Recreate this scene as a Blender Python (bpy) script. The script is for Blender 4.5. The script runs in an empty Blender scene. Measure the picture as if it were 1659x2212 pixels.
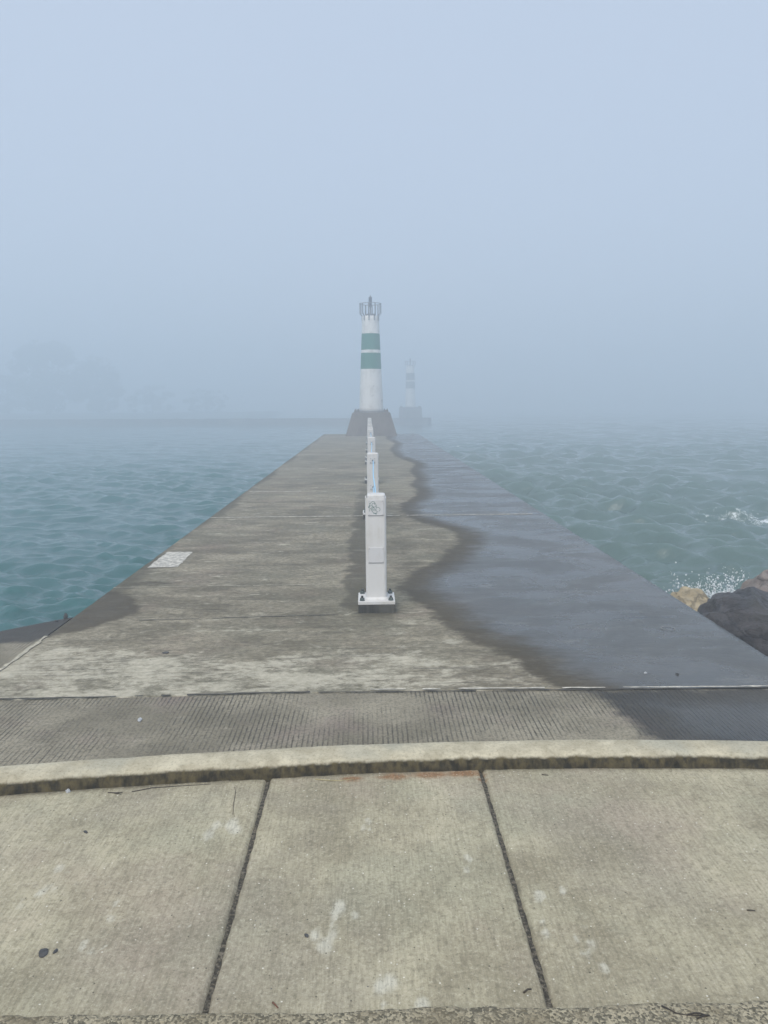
import bpy, bmesh, math, random
import numpy as np
from mathutils import Vector, Matrix, noise as mnoise

random.seed(7)
rng = np.random.default_rng(11)
R = math.radians
scene = bpy.context.scene
COL = scene.collection

# ------------------------------------------------------------------ camera
W, H, F = 1659.0, 2212.0, 1661.0            # photograph read at this size; focal length in its pixels
CAM = Vector((0.0, 0.0, 1.5))
PITCH, YAW, ROLL = R(8.16), R(1.1), R(0.45)
fwd = Vector((math.sin(YAW) * math.cos(PITCH), math.cos(YAW) * math.cos(PITCH), -math.sin(PITCH)))
r0 = Vector((math.cos(YAW), -math.sin(YAW), 0.0))
u0 = r0.cross(fwd)
RIGHT = r0 * math.cos(ROLL) - u0 * math.sin(ROLL)
UP = u0 * math.cos(ROLL) + r0 * math.sin(ROLL)
cd = bpy.data.cameras.new("camera")
cam = bpy.data.objects.new("camera", cd)
COL.objects.link(cam)
m = Matrix((RIGHT, UP, -fwd)).transposed().to_4x4()
m.translation = CAM
cam.matrix_world = m
cd.sensor_fit = 'AUTO'
cd.sensor_width = 36.0
cd.lens = 36.0 * F / H
cd.clip_start, cd.clip_end = 0.05, 2000.0
scene.camera = cam


def at(px, py, z=0.0):
    """point where the view through (px, py) of the photograph meets the level z"""
    d = fwd + RIGHT * ((px - W / 2) / F) - UP * ((py - H / 2) / F)
    t = (z - CAM.z) / d.z
    return CAM + d * t


def at_y(px, py, Y):
    d = fwd + RIGHT * ((px - W / 2) / F) - UP * ((py - H / 2) / F)
    return CAM + d * (Y / d.y)


# ------------------------------------------------------------------ object helpers
def tag(o, label=None, cat=None, group=None, kind=None):
    if label: o['label'] = label
    if cat: o['category'] = cat
    if group: o['group'] = group
    if kind: o['kind'] = kind
    return o


def empty(name, loc=(0, 0, 0), rz=0.0):
    o = bpy.data.objects.new(name, None)
    o.location = loc
    o.rotation_euler = (0, 0, rz)
    o.empty_display_size = 0.2
    COL.objects.link(o)
    return o


def link(name, me, mats, parent=None, smooth=False):
    o = bpy.data.objects.new(name, me)
    COL.objects.link(o)
    for mt in (mats if isinstance(mats, (list, tuple)) else [mats]):
        me.materials.append(mt)
    if parent: o.parent = parent
    if smooth:
        me.polygons.foreach_set('use_smooth', np.ones(len(me.polygons), dtype=bool))
    return o


def obj(name, bm, mats, parent=None, smooth=False):
    me = bpy.data.meshes.new(name)
    bmesh.ops.recalc_face_normals(bm, faces=bm.faces)
    bm.to_mesh(me)
    bm.free()
    return link(name, me, mats, parent, smooth)


def np_mesh(name, verts, quads):
    me = bpy.data.meshes.new(name)
    verts = np.ascontiguousarray(verts, dtype=np.float32)
    quads = np.ascontiguousarray(quads, dtype=np.int32)
    me.vertices.add(len(verts))
    me.vertices.foreach_set('co', verts.ravel())
    k = quads.shape[1]
    me.loops.add(quads.size)
    me.loops.foreach_set('vertex_index', quads.ravel())
    me.polygons.add(len(quads))
    me.polygons.foreach_set('loop_start', np.arange(0, quads.size, k, dtype=np.int32))
    me.polygons.foreach_set('loop_total', np.full(len(quads), k, dtype=np.int32))
    me.update(calc_edges=True)
    return me


def attr(me, name, vals):
    a = me.attributes.new(name, 'FLOAT', 'POINT')
    a.data.foreach_set('value', np.ascontiguousarray(vals, dtype=np.float32).ravel())


def grid_quads(nr, nc):
    i = np.arange(nr - 1)[:, None] * nc + np.arange(nc - 1)[None, :]
    return np.stack([i, i + 1, i + nc + 1, i + nc], -1).reshape(-1, 4)


def skirted(V):
    """V (nr,nc,3): close the sheet with a skirt given as an extra outer ring already inside V"""
    nr, nc, _ = V.shape
    return V.reshape(-1, 3), grid_quads(nr, nc)


def add_box(bm, lo, hi, bevel=0.0, seg=2, mat=0):
    b = bmesh.new()
    bmesh.ops.create_cube(b, size=1.0)
    for v in b.verts:
        v.co = Vector([(lo[i] + hi[i]) / 2 + v.co[i] * (hi[i] - lo[i]) for i in range(3)])
    if bevel > 0:
        bmesh.ops.bevel(b, geom=b.edges[:], offset=bevel, segments=seg, profile=0.5, affect='EDGES')
    for f in b.faces: f.material_index = mat
    merge(bm, b)


def merge(bm, b):
    me = bpy.data.meshes.new('tmp')
    b.to_mesh(me)
    b.free()
    bm.from_mesh(me)
    bpy.data.meshes.remove(me)


def add_lathe(bm, prof, n=48, c=(0, 0), cap=True, mats=None):
    rings = []
    for r, z in prof:
        rings.append([bm.verts.new((c[0] + r * math.cos(2 * math.pi * k / n), c[1] + r * math.sin(2 * math.pi * k / n), z)) for k in range(n)])
    for j in range(len(rings) - 1):
        for k in range(n):
            f = bm.faces.new((rings[j][k], rings[j][(k + 1) % n], rings[j + 1][(k + 1) % n], rings[j + 1][k]))
            if mats: f.material_index = mats[j]
    if cap:
        bm.faces.new(rings[-1])
        bm.faces.new(rings[0][::-1])


def add_tube(bm, pts, rad, n=8, cap=True):
    pts = [Vector(p) for p in pts]
    rings = []
    for i, p in enumerate(pts):
        t = (pts[min(i + 1, len(pts) - 1)] - pts[max(i - 1, 0)]).normalized()
        a = t.orthogonal().normalized() if i == 0 else (prev - t * prev.dot(t)).normalized()
        prev = a
        b = t.cross(a)
        r = rad[i] if isinstance(rad, (list, tuple)) else rad
        rings.append([bm.verts.new(p + (a * math.cos(2 * math.pi * k / n) + b * math.sin(2 * math.pi * k / n)) * r) for k in range(n)])
    for j in range(len(rings) - 1):
        for k in range(n):
            bm.faces.new((rings[j][k], rings[j][(k + 1) % n], rings[j + 1][(k + 1) % n], rings[j + 1][k]))
    if cap:
        bm.faces.new(rings[-1]); bm.faces.new(rings[0][::-1])


def add_strip(bm, pts, ws, z=None, up=Vector((0, 0, 1))):
    """a flat ribbon along pts"""
    prev = None
    for i, p in enumerate(pts):
        p = Vector(p)
        t = (Vector(pts[min(i + 1, len(pts) - 1)]) - Vector(pts[max(i - 1, 0)])).normalized()
        s = t.cross(up).normalized()
        w = ws[i] if isinstance(ws, (list, tuple)) else ws
        a, b = bm.verts.new(p + s * w / 2), bm.verts.new(p - s * w / 2)
        if prev: bm.faces.new((prev[0], a, b, prev[1]))
        prev = (a, b)


# ------------------------------------------------------------------ node helpers
class NT:
    def __init__(self, name):
        self.m = bpy.data.materials.new(name)
        self.m.use_nodes = True
        self.t = self.m.node_tree
        self.b = self.t.nodes['Principled BSDF']
        self.pos = self.n('ShaderNodeTexCoord').outputs['Object']

    def n(self, kind, **kw):
        nd = self.t.nodes.new(kind)
        for k, v in kw.items(): setattr(nd, k, v)
        return nd

    def put(self, sock, v):
        if isinstance(v, bpy.types.NodeSocket): self.t.links.new(v, sock)
        elif v is not None:
            if isinstance(v, (tuple, list)) and len(v) == 3 and sock.type == 'RGBA': v = (*v, 1.0)
            sock.default_value = v

    def map(self, scale=(1, 1, 1), loc=(0, 0, 0), rot=(0, 0, 0), src=None):
        nd = self.n('ShaderNodeMapping')
        self.put(nd.inputs['Vector'], src or self.pos)
        nd.inputs['Scale'].default_value = scale
        nd.inputs['Location'].default_value = loc
        nd.inputs['Rotation'].default_value = rot
        return nd.outputs[0]

    def noise(self, scale, detail=4, rough=0.55, vec=None, dist=0.0, w=None):
        nd = self.n('ShaderNodeTexNoise')
        self.put(nd.inputs['Vector'], vec or self.pos)
        nd.inputs['Scale'].default_value = scale
        nd.inputs['Detail'].default_value = detail
        nd.inputs['Roughness'].default_value = rough
        nd.inputs['Distortion'].default_value = dist
        return nd.outputs['Fac']

    def voro(self, scale, vec=None, feature='F1'):
        nd = self.n('ShaderNodeTexVoronoi', feature=feature)
        self.put(nd.inputs['Vector'], vec or self.pos)
        nd.inputs['Scale'].default_value = scale
        return nd.outputs['Distance']

    def math(self, op, a, b=None, c=None, clamp=False):
        nd = self.n('ShaderNodeMath', operation=op, use_clamp=clamp)
        self.put(nd.inputs[0], a)
        if b is not None: self.put(nd.inputs[1], b)
        if c is not None: self.put(nd.inputs[2], c)
        return nd.outputs[0]

    def ramp(self, v, lo, hi, a=0.0, b=1.0):
        nd = self.n('ShaderNodeMapRange', interpolation_type='SMOOTHSTEP')
        self.put(nd.inputs[0], v)
        nd.inputs[1].default_value, nd.inputs[2].default_value = lo, hi
        nd.inputs[3].default_value, nd.inputs[4].default_value = a, b
        return nd.outputs[0]

    def mix(self, f, a, b, blend='MIX'):
        nd = self.n('ShaderNodeMix', data_type='RGBA', blend_type=blend)
        self.put(nd.inputs[0], f); self.put(nd.inputs[6], a); self.put(nd.inputs[7], b)
        return nd.outputs[2]

    def at(self, name):
        return self.n('ShaderNodeAttribute', attribute_name=name).outputs['Fac']

    def bump(self, h, strength=0.5, dist=0.01, normal=None):
        nd = self.n('ShaderNodeBump')
        nd.inputs['Strength'].default_value = strength
        nd.inputs['Distance'].default_value = dist
        self.put(nd.inputs['Height'], h)
        if normal is not None: self.put(nd.inputs['Normal'], normal)
        return nd.outputs[0]

    def sep(self, v=None):
        nd = self.n('ShaderNodeSeparateXYZ')
        self.put(nd.inputs[0], v or self.pos)
        return nd.outputs

    def done(self, color=None, rough=None, normal=None, metal=None, spec=None, ior=None):
        i = self.b.inputs
        self.put(i['Base Color'], color); self.put(i['Roughness'], rough)
        self.put(i['Normal'], normal); self.put(i['Metallic'], metal)
        self.put(i['Specular IOR Level'], spec); self.put(i['IOR'], ior)
        return self.m


# ------------------------------------------------------------------ materials
def mat_deck():
    k = NT('weathered_pier_concrete')
    big = k.noise(0.55, 5, 0.6)
    mid = k.noise(2.2, 8, 0.66, k.map((0.7, 1.5, 1)))
    streak = k.noise(1.0, 8, 0.70, k.map((2.2, 5.0, 1)))
    fine = k.noise(1.0, 5, 0.78, k.map((22, 30, 40)))
    grain = k.noise(130, 4, 0.75)
    v = k.math('ADD', k.math('MULTIPLY', big, 0.30), k.math('ADD', k.math('MULTIPLY', mid, 0.38), k.math('MULTIPLY', streak, 0.32)))
    dry = k.mix(k.ramp(v, 0.42, 0.60), (0.140, 0.123, 0.083), (0.365, 0.325, 0.238))
    dry = k.mix(k.ramp(k.noise(0.8, 4, 0.6, k.map((1, 1, 1), (7, 3, 0))), 0.42, 0.66, 0, 0.5), dry, (0.205, 0.200, 0.145))
    dry = k.mix(k.ramp(k.noise(1.2, 4, 0.6, k.map((1, 1, 1), (2, 5, 0))), 0.52, 0.70, 0, 0.45), dry, (0.300, 0.235, 0.185))
    # grain of the weathered skin
    dry = k.mix(k.ramp(fine, 0.36, 0.56, 0.70, 0.0), dry, (0.085, 0.072, 0.048))
    dry = k.mix(k.ramp(fine, 0.54, 0.72, 0.0, 0.55), dry, (0.47, 0.435, 0.345))
    dry = k.mix(k.ramp(grain, 0.38, 0.55, 0.45, 0.0), dry, (0.10, 0.085, 0.058))
    # worn skin: pale cement flakes where the surface has scaled away
    worn = k.at('worn')
    fl = k.noise(1.0, 10, 0.76, k.map((2.8, 4.6, 3)), 0.3)
    fl2 = k.noise(9.0, 8, 0.78, k.map((0.9, 1.3, 1), (3, 3, 0)))
    f3 = k.math('ADD', k.math('ADD', k.math('MULTIPLY', fl, 0.6), k.math('MULTIPLY', fl2, 0.4)), k.math('MULTIPLY', worn, 0.105))
    wm = k.math('MULTIPLY', k.ramp(f3, 0.53, 0.66), 0.90)
    dry = k.mix(wm, dry, k.mix(k.ramp(fine, 0.35, 0.65), (0.38, 0.35, 0.265), (0.54, 0.50, 0.40)))
    # long scuffs
    sc = k.noise(1.0, 9, 0.72, k.map((2.4, 5.5, 1), (9, 4, 0)), 0.4)
    dry = k.mix(k.ramp(sc, 0.575, 0.66, 0, 0.75), dry, (0.47, 0.44, 0.35))
    # pits and the marks of the form boards
    ln = k.noise(1.0, 3, 0.5, k.map((0.12, 6.5, 1), (0, 2.3, 0)))
    lm = k.ramp(k.math('ABSOLUTE', k.math('SUBTRACT', ln, 0.5)), 0.0, 0.010, 1.0, 0.0)
    brk = k.ramp(k.noise(1.4, 5, 0.65), 0.46, 0.58)
    lm = k.math('MULTIPLY', lm, brk)
    pit = k.ramp(k.noise(1.0, 6, 0.75, k.map((8, 13, 20))), 0.62, 0.68)
    dry = k.mix(k.math('MULTIPLY', pit, 0.70), dry, (0.070, 0.060, 0.040))
    # run-off stains
    algae = k.ramp(k.math('ADD', k.at('moss'), k.math('ADD', k.math('MULTIPLY', k.math('SUBTRACT', k.noise(1.0, 6, 0.7, k.map((5, 24, 1))), 0.5), 0.9), k.math('MULTIPLY', k.math('SUBTRACT', k.noise(2.0, 4, 0.6), 0.5), 0.9))), 0.38, 0.85)
    dry = k.mix(k.math('MULTIPLY', algae, 0.72), dry, (0.058, 0.050, 0.030))
    dry = k.mix(k.math('MULTIPLY', lm, 0.6), dry, (0.06, 0.052, 0.038))
    # water soaking in from the weather side
    w = k.math('ADD', k.at('wet'), k.math('MULTIPLY', k.math('SUBTRACT', k.noise(3.2, 7, 0.68, k.map((1, 1.3, 1))), 0.5), 0.36))
    w = k.math('ADD', w, k.math('MULTIPLY', k.math('SUBTRACT', k.noise(1.0, 6, 0.72, k.map((8, 34, 1))), 0.5), 0.20))
    damp = k.ramp(w, -0.05, 0.06)
    pud = k.noise(1.0, 7, 0.66, k.map((0.9, 1.5, 1), (4, 1, 0)), 0.5)
    film = k.math('MULTIPLY', k.ramp(w, 0.05, 0.42), k.ramp(pud, 0.40, 0.60, 0.74, 1.0))
    wetcol = k.mix(k.ramp(w, 0.08, 0.45), k.mix(0.84, dry, (0.050, 0.039, 0.022)), k.mix(0.84, dry, (0.040, 0.039, 0.038)))
    col = k.mix(damp, dry, wetcol)
    col = k.mix(k.math('MULTIPLY', k.math('MULTIPLY', lm, damp), 0.85), col, (0.018, 0.016, 0.016))
    rough = k.math('SUBTRACT', 0.86, k.math('MULTIPLY', film, 0.66))
    h = k.math('ADD', k.math('MULTIPLY', fine, 0.7), k.math('ADD', k.math('MULTIPLY', streak, 1.2), k.math('MULTIPLY', grain, 0.35)))
    h = k.math('SUBTRACT', h, k.math('MULTIPLY', lm, 0.6))
    h = k.math('MULTIPLY', h, k.math('SUBTRACT', 1.0, k.math('MULTIPLY', film, 0.62)))
    return k.done(col, rough, k.bump(h, 0.55, 0.007), spec=k.math('ADD', 0.3, k.math('MULTIPLY', film, 0.45)))


def mat_ribbed():
    k = NT('grooved_concrete')
    x, y, z = k.sep()
    wob = k.math('MULTIPLY', k.math('SUBTRACT', k.noise(3.5, 3, 0.5), 0.5), 0.010)
    ph = k.math('MULTIPLY', k.math('ADD', x, wob), 2 * math.pi / 0.0225)
    s = k.math('SINE', ph)
    gro = k.ramp(s, 0.35, 0.95)                                   # 1 in the groove
    cut = k.ramp(k.noise(1.0, 5, 0.62, k.map((40, 14, 1))), 0.32, 0.58)
    clog = k.ramp(k.noise(1.5, 5, 0.6), 0.36, 0.58)
    gm = k.math('MULTIPLY', gro, k.math('MULTIPLY', cut, clog))
    big = k.noise(1.3, 6, 0.62)
    fine = k.noise(70, 5, 0.75)
    col = k.mix(k.ramp(big, 0.34, 0.66), (0.175, 0.156, 0.112), (0.330, 0.296, 0.222))
    col = k.mix(k.math('MULTIPLY', k.ramp(k.noise(1.7, 4, 0.6, k.map((1, 1.4, 1), (3, 9, 0))), 0.5, 0.7), 0.4), col, (0.225, 0.165, 0.155))
    col = k.mix(k.ramp(k.noise(1.0, 8, 0.7, k.map((5, 11, 5))), 0.58, 0.72, 0, 0.6), col, (0.42, 0.38, 0.30))
    col = k.mix(k.ramp(fine, 0.45, 0.65, 0.0, 0.65), col, (0.075, 0.064, 0.045))
    col = k.mix(k.math('MULTIPLY', gm, 0.78), col, (0.040, 0.037, 0.029))
    w = k.math('ADD', k.at('wet'), k.math('MULTIPLY', k.math('SUBTRACT', k.noise(6.0, 6, 0.65), 0.5), 0.26))
    damp = k.ramp(w, -0.05, 0.07)
    film = k.ramp(w, 0.03, 0.35)
    col = k.mix(damp, col, k.mix(0.82, col, (0.014, 0.015, 0.018)))
    rough = k.math('SUBTRACT', 0.88, k.math('MULTIPLY', film, 0.58))
    h = k.math('SUBTRACT', k.math('MULTIPLY', fine, 0.55), k.math('MULTIPLY', gm, 1.2))
    h = k.math('MULTIPLY', h, k.math('SUBTRACT', 1.0, k.math('MULTIPLY', film, 0.55)))
    return k.done(col, rough, k.bump(h, 0.7, 0.005), spec=0.4)


def mat_pave():
    k = NT('broomed_pavement_concrete')
    big = k.noise(1.0, 5, 0.6)
    mid = k.noise(4.0, 7, 0.66)
    broom = k.noise(1.0, 5, 0.70, k.map((110, 9, 20)))
    grain = k.noise(95, 5, 0.8)
    coarse = k.noise(42, 5, 0.75)
    v = k.math('ADD', k.math('MULTIPLY', big, 0.6), k.math('MULTIPLY', mid, 0.4))
    col = k.mix(k.ramp(v, 0.38, 0.62), (0.305, 0.270, 0.184), (0.500, 0.452, 0.318))
    col = k.mix(k.ramp(k.noise(1.6, 5, 0.6, k.map((1, 1, 1), (5, 2, 0))), 0.45, 0.66, 0, 0.55), col, (0.295, 0.262, 0.205))
    col = k.mix(k.ramp(k.noise(1.9, 4, 0.55, k.map((1, 1, 1), (1, 8, 0))), 0.5, 0.68, 0, 0.45), col, (0.355, 0.345, 0.245))
    col = k.mix(k.ramp(k.noise(1.4, 4, 0.55, k.map((1, 1, 1), (3, 1, 0))), 0.54, 0.70, 0, 0.45), col, (0.44, 0.36, 0.28))
    smear = k.noise(7.0, 7, 0.7, k.map((1, 0.8, 1)), 0.6)
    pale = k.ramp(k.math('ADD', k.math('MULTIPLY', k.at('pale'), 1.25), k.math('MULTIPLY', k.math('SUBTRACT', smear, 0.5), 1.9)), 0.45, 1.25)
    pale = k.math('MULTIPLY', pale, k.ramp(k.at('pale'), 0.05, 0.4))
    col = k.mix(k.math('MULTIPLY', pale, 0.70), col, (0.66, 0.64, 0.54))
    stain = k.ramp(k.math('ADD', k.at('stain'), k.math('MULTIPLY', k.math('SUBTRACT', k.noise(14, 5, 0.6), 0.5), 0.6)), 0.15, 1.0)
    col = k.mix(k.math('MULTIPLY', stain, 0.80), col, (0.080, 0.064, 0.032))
    rust = k.ramp(k.math('ADD', k.at('rust'), k.math('MULTIPLY', k.math('SUBTRACT', k.noise(30, 5, 0.6), 0.5), 0.6)), 0.2, 0.8)
    col = k.mix(k.math('MULTIPLY', rust, 0.85), col, (0.25, 0.105, 0.025))
    col = k.mix(k.ramp(broom, 0.36, 0.58, 0.34, 0.0), col, (0.135, 0.118, 0.078))
    col = k.mix(k.ramp(grain, 0.50, 0.70, 0.0, 0.50), col, (0.66, 0.61, 0.47))
    col = k.mix(k.ramp(grain, 0.32, 0.46, 0.60, 0.0), col, (0.13, 0.112, 0.072))
    col = k.mix(k.ramp(coarse, 0.36, 0.50, 0.40, 0.0), col, (0.14, 0.122, 0.080))
    vo = k.n('ShaderNodeTexVoronoi')
    k.put(vo.inputs['Vector'], k.pos)
    vo.inputs['Scale'].default_value = 62
    rnd = k.sep(vo.outputs['Color'])
    dot = k.ramp(vo.outputs['Distance'], 0.10, 0.22, 1.0, 0.0)
    col = k.mix(k.math('MULTIPLY', dot, k.ramp(rnd[0], 0.90, 0.93, 0, 0.85)), col, (0.78, 0.75, 0.66))
    col = k.mix(k.math('MULTIPLY', dot, k.ramp(rnd[1], 0.91, 0.94, 0, 0.9)), col, (0.060, 0.050, 0.035))
    h = k.math('ADD', k.math('MULTIPLY', broom, 0.9), k.math('ADD', k.math('MULTIPLY', grain, 0.9), k.math('MULTIPLY', coarse, 0.8)))
    return k.done(col, 0.88, k.bump(h, 0.6, 0.004), spec=0.3)


def mat_joint():
    k = NT('joint_grit')
    n = k.noise(70, 5, 0.7)
    col = k.mix(k.ramp(n, 0.42, 0.68), (0.040, 0.035, 0.026), (0.21, 0.185, 0.14))
    return k.done(col, 0.95, k.bump(n, 0.8, 0.006), spec=0.2)


def mat_kerb():
    k = NT('kerb_concrete')
    x, y, z = k.sep()
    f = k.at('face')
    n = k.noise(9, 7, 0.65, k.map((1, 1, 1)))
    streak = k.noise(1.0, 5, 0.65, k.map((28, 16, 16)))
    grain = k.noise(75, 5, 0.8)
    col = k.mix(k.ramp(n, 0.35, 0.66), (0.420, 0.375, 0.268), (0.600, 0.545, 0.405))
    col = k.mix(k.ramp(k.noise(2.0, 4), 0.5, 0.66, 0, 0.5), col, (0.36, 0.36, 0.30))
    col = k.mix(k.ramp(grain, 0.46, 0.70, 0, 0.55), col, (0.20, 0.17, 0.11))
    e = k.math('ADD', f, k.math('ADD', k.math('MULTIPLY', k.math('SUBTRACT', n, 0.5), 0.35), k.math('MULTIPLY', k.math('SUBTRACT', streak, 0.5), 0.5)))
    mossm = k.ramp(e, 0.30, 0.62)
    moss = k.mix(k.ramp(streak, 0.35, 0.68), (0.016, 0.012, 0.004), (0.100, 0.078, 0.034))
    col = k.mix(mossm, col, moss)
    h = k.math('ADD', k.math('MULTIPLY', grain, 0.8), k.math('MULTIPLY', streak, 1.0))
    return k.done(col, 0.92, k.bump(h, 0.7, 0.006), spec=0.25)


def mat_rough():
    k = NT('exposed_aggregate')
    vn = k.n('ShaderNodeTexVoronoi')
    k.put(vn.inputs['Vector'], k.pos)
    vn.inputs['Scale'].default_value = 170
    h0 = k.math('SUBTRACT', 1.0, vn.outputs['Distance'])
    hs = k.n('ShaderNodeHueSaturation')
    cr = k.mix(k.ramp(k.sep(vn.outputs['Color'])[0], 0.0, 1.0), (0.10, 0.09, 0.062), (0.42, 0.37, 0.26))
    n = k.noise(6, 6, 0.65)
    col = k.mix(k.ramp(n, 0.4, 0.65, 0.0, 0.6), cr, (0.17, 0.14, 0.085))
    return k.done(col, 0.93, k.bump(k.math('ADD', h0, k.noise(60, 4, 0.7)), 0.6, 0.004), spec=0.25)


def mat_paint(name, base, dirt, amount=0.5, rough=0.45, chips=0.0, sc=1.0):
    k = NT(name)
    n = k.noise(3.0 * sc, 7, 0.65)
    dr = k.noise(1.0, 5, 0.6, k.map((14 * sc, 14 * sc, 1.2 * sc)))
    d = k.math('MULTIPLY', k.ramp(k.math('ADD', k.math('MULTIPLY', n, 0.55), k.math('MULTIPLY', dr, 0.45)), 0.47, 0.72), amount)
    col = k.mix(d, base, dirt)
    if chips:
        c = k.ramp(k.noise(26 * sc, 5, 0.7), 0.71, 0.74, 0, chips)
        col = k.mix(c, col, (0.20, 0.10, 0.05))
    orange = k.noise(160 * sc, 2)
    return k.done(col, rough, k.bump(orange, 0.10, 0.002), spec=0.4)


def mat_tower(name, base, dirt, amount, rough, chips, sc):
    k = NT(name)
    n = k.noise(1.7, 7, 0.68)
    dr = k.noise(1.0, 5, 0.6, k.map((7, 7, 0.8)))
    col = k.mix(k.math('MULTIPLY', k.ramp(k.math('ADD', k.math('MULTIPLY', n, 0.6), k.math('MULTIPLY', dr, 0.4)), 0.46, 0.66), 0.45), base, dirt)
    sm = k.ramp(k.noise(1.0, 6, 0.66, k.map((2.4, 2.4, 4.2), (1.3, 0.4, 2.2))), 0.58, 0.70, 0, 0.75)      # scuffs and soot marks
    col = k.mix(sm, col, (0.27, 0.265, 0.26))
    ru = k.ramp(k.noise(1.0, 5, 0.6, k.map((9, 9, 0.6), (4, 2, 0))), 0.66, 0.74, 0, 0.5)
    col = k.mix(ru, col, (0.34, 0.25, 0.17))
    return k.done(col, rough, k.bump(n, 0.3, 0.01), spec=0.3)


def mat_plain(name, base, var=0.3, sc=20, rough=0.7, bump=0.3, metal=0.0, dist=0.004):
    k = NT(name)
    n = k.noise(sc, 6, 0.65)
    dark = tuple(c * (1 - var) for c in base)
    lite = tuple(min(1, c * (1 + var)) for c in base)
    return k.done(k.mix(k.ramp(n, 0.33, 0.67), dark, lite), rough, k.bump(n, bump, dist), metal=metal)


def mat_concrete_wall(name, lo, hi, sc=1.0):
    k = NT(name)
    n = k.noise(1.6 * sc, 8, 0.65)
    drip = k.noise(1.0, 6, 0.62, k.map((6 * sc, 6 * sc, 0.7 * sc)))
    col = k.mix(k.ramp(k.math('ADD', k.math('MULTIPLY', n, 0.5), k.math('MULTIPLY', drip, 0.5)), 0.38, 0.62), lo, hi)
    return k.done(col, 0.9, k.bump(k.noise(35 * sc, 5, 0.7), 0.5, 0.01), spec=0.3)


def mat_rock(name, a, b, c, wet=0.0, sc=1.0):
    k = NT(name)
    lay = k.noise(1.0, 7, 0.66, k.map((2.2 * sc, 3.2 * sc, 9 * sc), (0, 0, 0), (0.35, 0.25, 0.2)))
    n = k.noise(5 * sc, 8, 0.68)
    fine = k.noise(48 * sc, 5, 0.72)
    col = k.mix(k.ramp(lay, 0.36, 0.64), a, b)
    col = k.mix(k.ramp(n, 0.52, 0.70, 0, 0.8), col, c)
    col = k.mix(k.ramp(fine, 0.5, 0.75, 0, 0.35), col, tuple(x * 0.35 for x in a))
    ck = k.voro(2.6 * sc, k.map((1, 1, 2.6), (0, 0, 0), (0.5, 0.3, 0.5)), 'DISTANCE_TO_EDGE')
    ck = k.ramp(k.math('ADD', ck, k.math('MULTIPLY', k.math('SUBTRACT', n, 0.5), 0.30)), 0.0, 0.03, 1.0, 0.0)
    col = k.mix(k.math('MULTIPLY', ck, 0.45), col, tuple(x * 0.22 for x in a))
    spl = k.ramp(k.noise(11 * sc, 7, 0.72), 0.50, 0.62, 0, 0.55)
    col = k.mix(spl, col, tuple(x * 0.45 for x in a))
    low = k.ramp(k.math('ADD', k.at('low'), k.math('MULTIPLY', k.math('SUBTRACT', n, 0.5), 0.5)), 0.35, 0.75)
    col = k.mix(low, col, (0.030, 0.027, 0.018))  # lower part darkened; on the tan boulder this paints its shaded underside
    h = k.math('ADD', k.math('MULTIPLY', lay, 2.0), k.math('ADD', k.math('MULTIPLY', n, 1.5), k.math('SUBTRACT', k.math('MULTIPLY', fine, 0.9), k.math('MULTIPLY', ck, 0.4))))
    return k.done(col, 0.72 - 0.34 * wet, k.bump(h, 0.95, 0.035), spec=0.45)


def mat_water():
    k = NT('lake_water')
    side = k.at('open')
    deep = k.mix(side, (0.018, 0.094, 0.097), (0.082, 0.134, 0.122))
    crest = k.ramp(k.math('ADD', k.at('crest'), k.math('MULTIPLY', k.math('SUBTRACT', k.noise(1.5, 4), 0.5), 0.3)), 0.35, 1.15)
    col = k.mix(k.math('MULTIPLY', crest, 0.30), deep, k.mix(side, (0.018, 0.125, 0.120), (0.10, 0.170, 0.146)))
    fo = k.at('foam')
    lace = k.noise(9.0, 8, 0.7, k.map((1, 0.7, 1)), 0.6)
    fm = k.ramp(k.math('ADD', fo, k.math('MULTIPLY', k.math('SUBTRACT', lace, 0.5), 1.5)), 0.42, 0.70)
    fm = k.math('MULTIPLY', fm, k.ramp(fo, 0.02, 0.2))
    col = k.mix(fm, col, (0.72, 0.76, 0.77))
    r1 = k.noise(1.0, 5, 0.6, k.map((2.6, 5.0, 1)), 0.4)
    r2 = k.noise(1.0, 4, 0.6, k.map((9, 15, 1)))
    h = k.math('ADD', k.math('MULTIPLY', r1, 0.026), k.math('MULTIPLY', r2, 0.012))
    return k.done(col, k.math('ADD', 0.05, k.math('MULTIPLY', fm, 0.6)), k.bump(h, 0.85, 1.0), ior=1.333, spec=0.5)


def mat_spray():
    k = NT('white_spray')
    k.b.inputs['Alpha'].default_value = 0.78
    return k.done((0.82, 0.86, 0.88), 0.5)


def mat_leaf(name, a, b):
    k = NT(name)
    return k.done(k.mix(k.ramp(k.noise(0.8, 3), 0.35, 0.65), a, b), 0.7)


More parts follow.
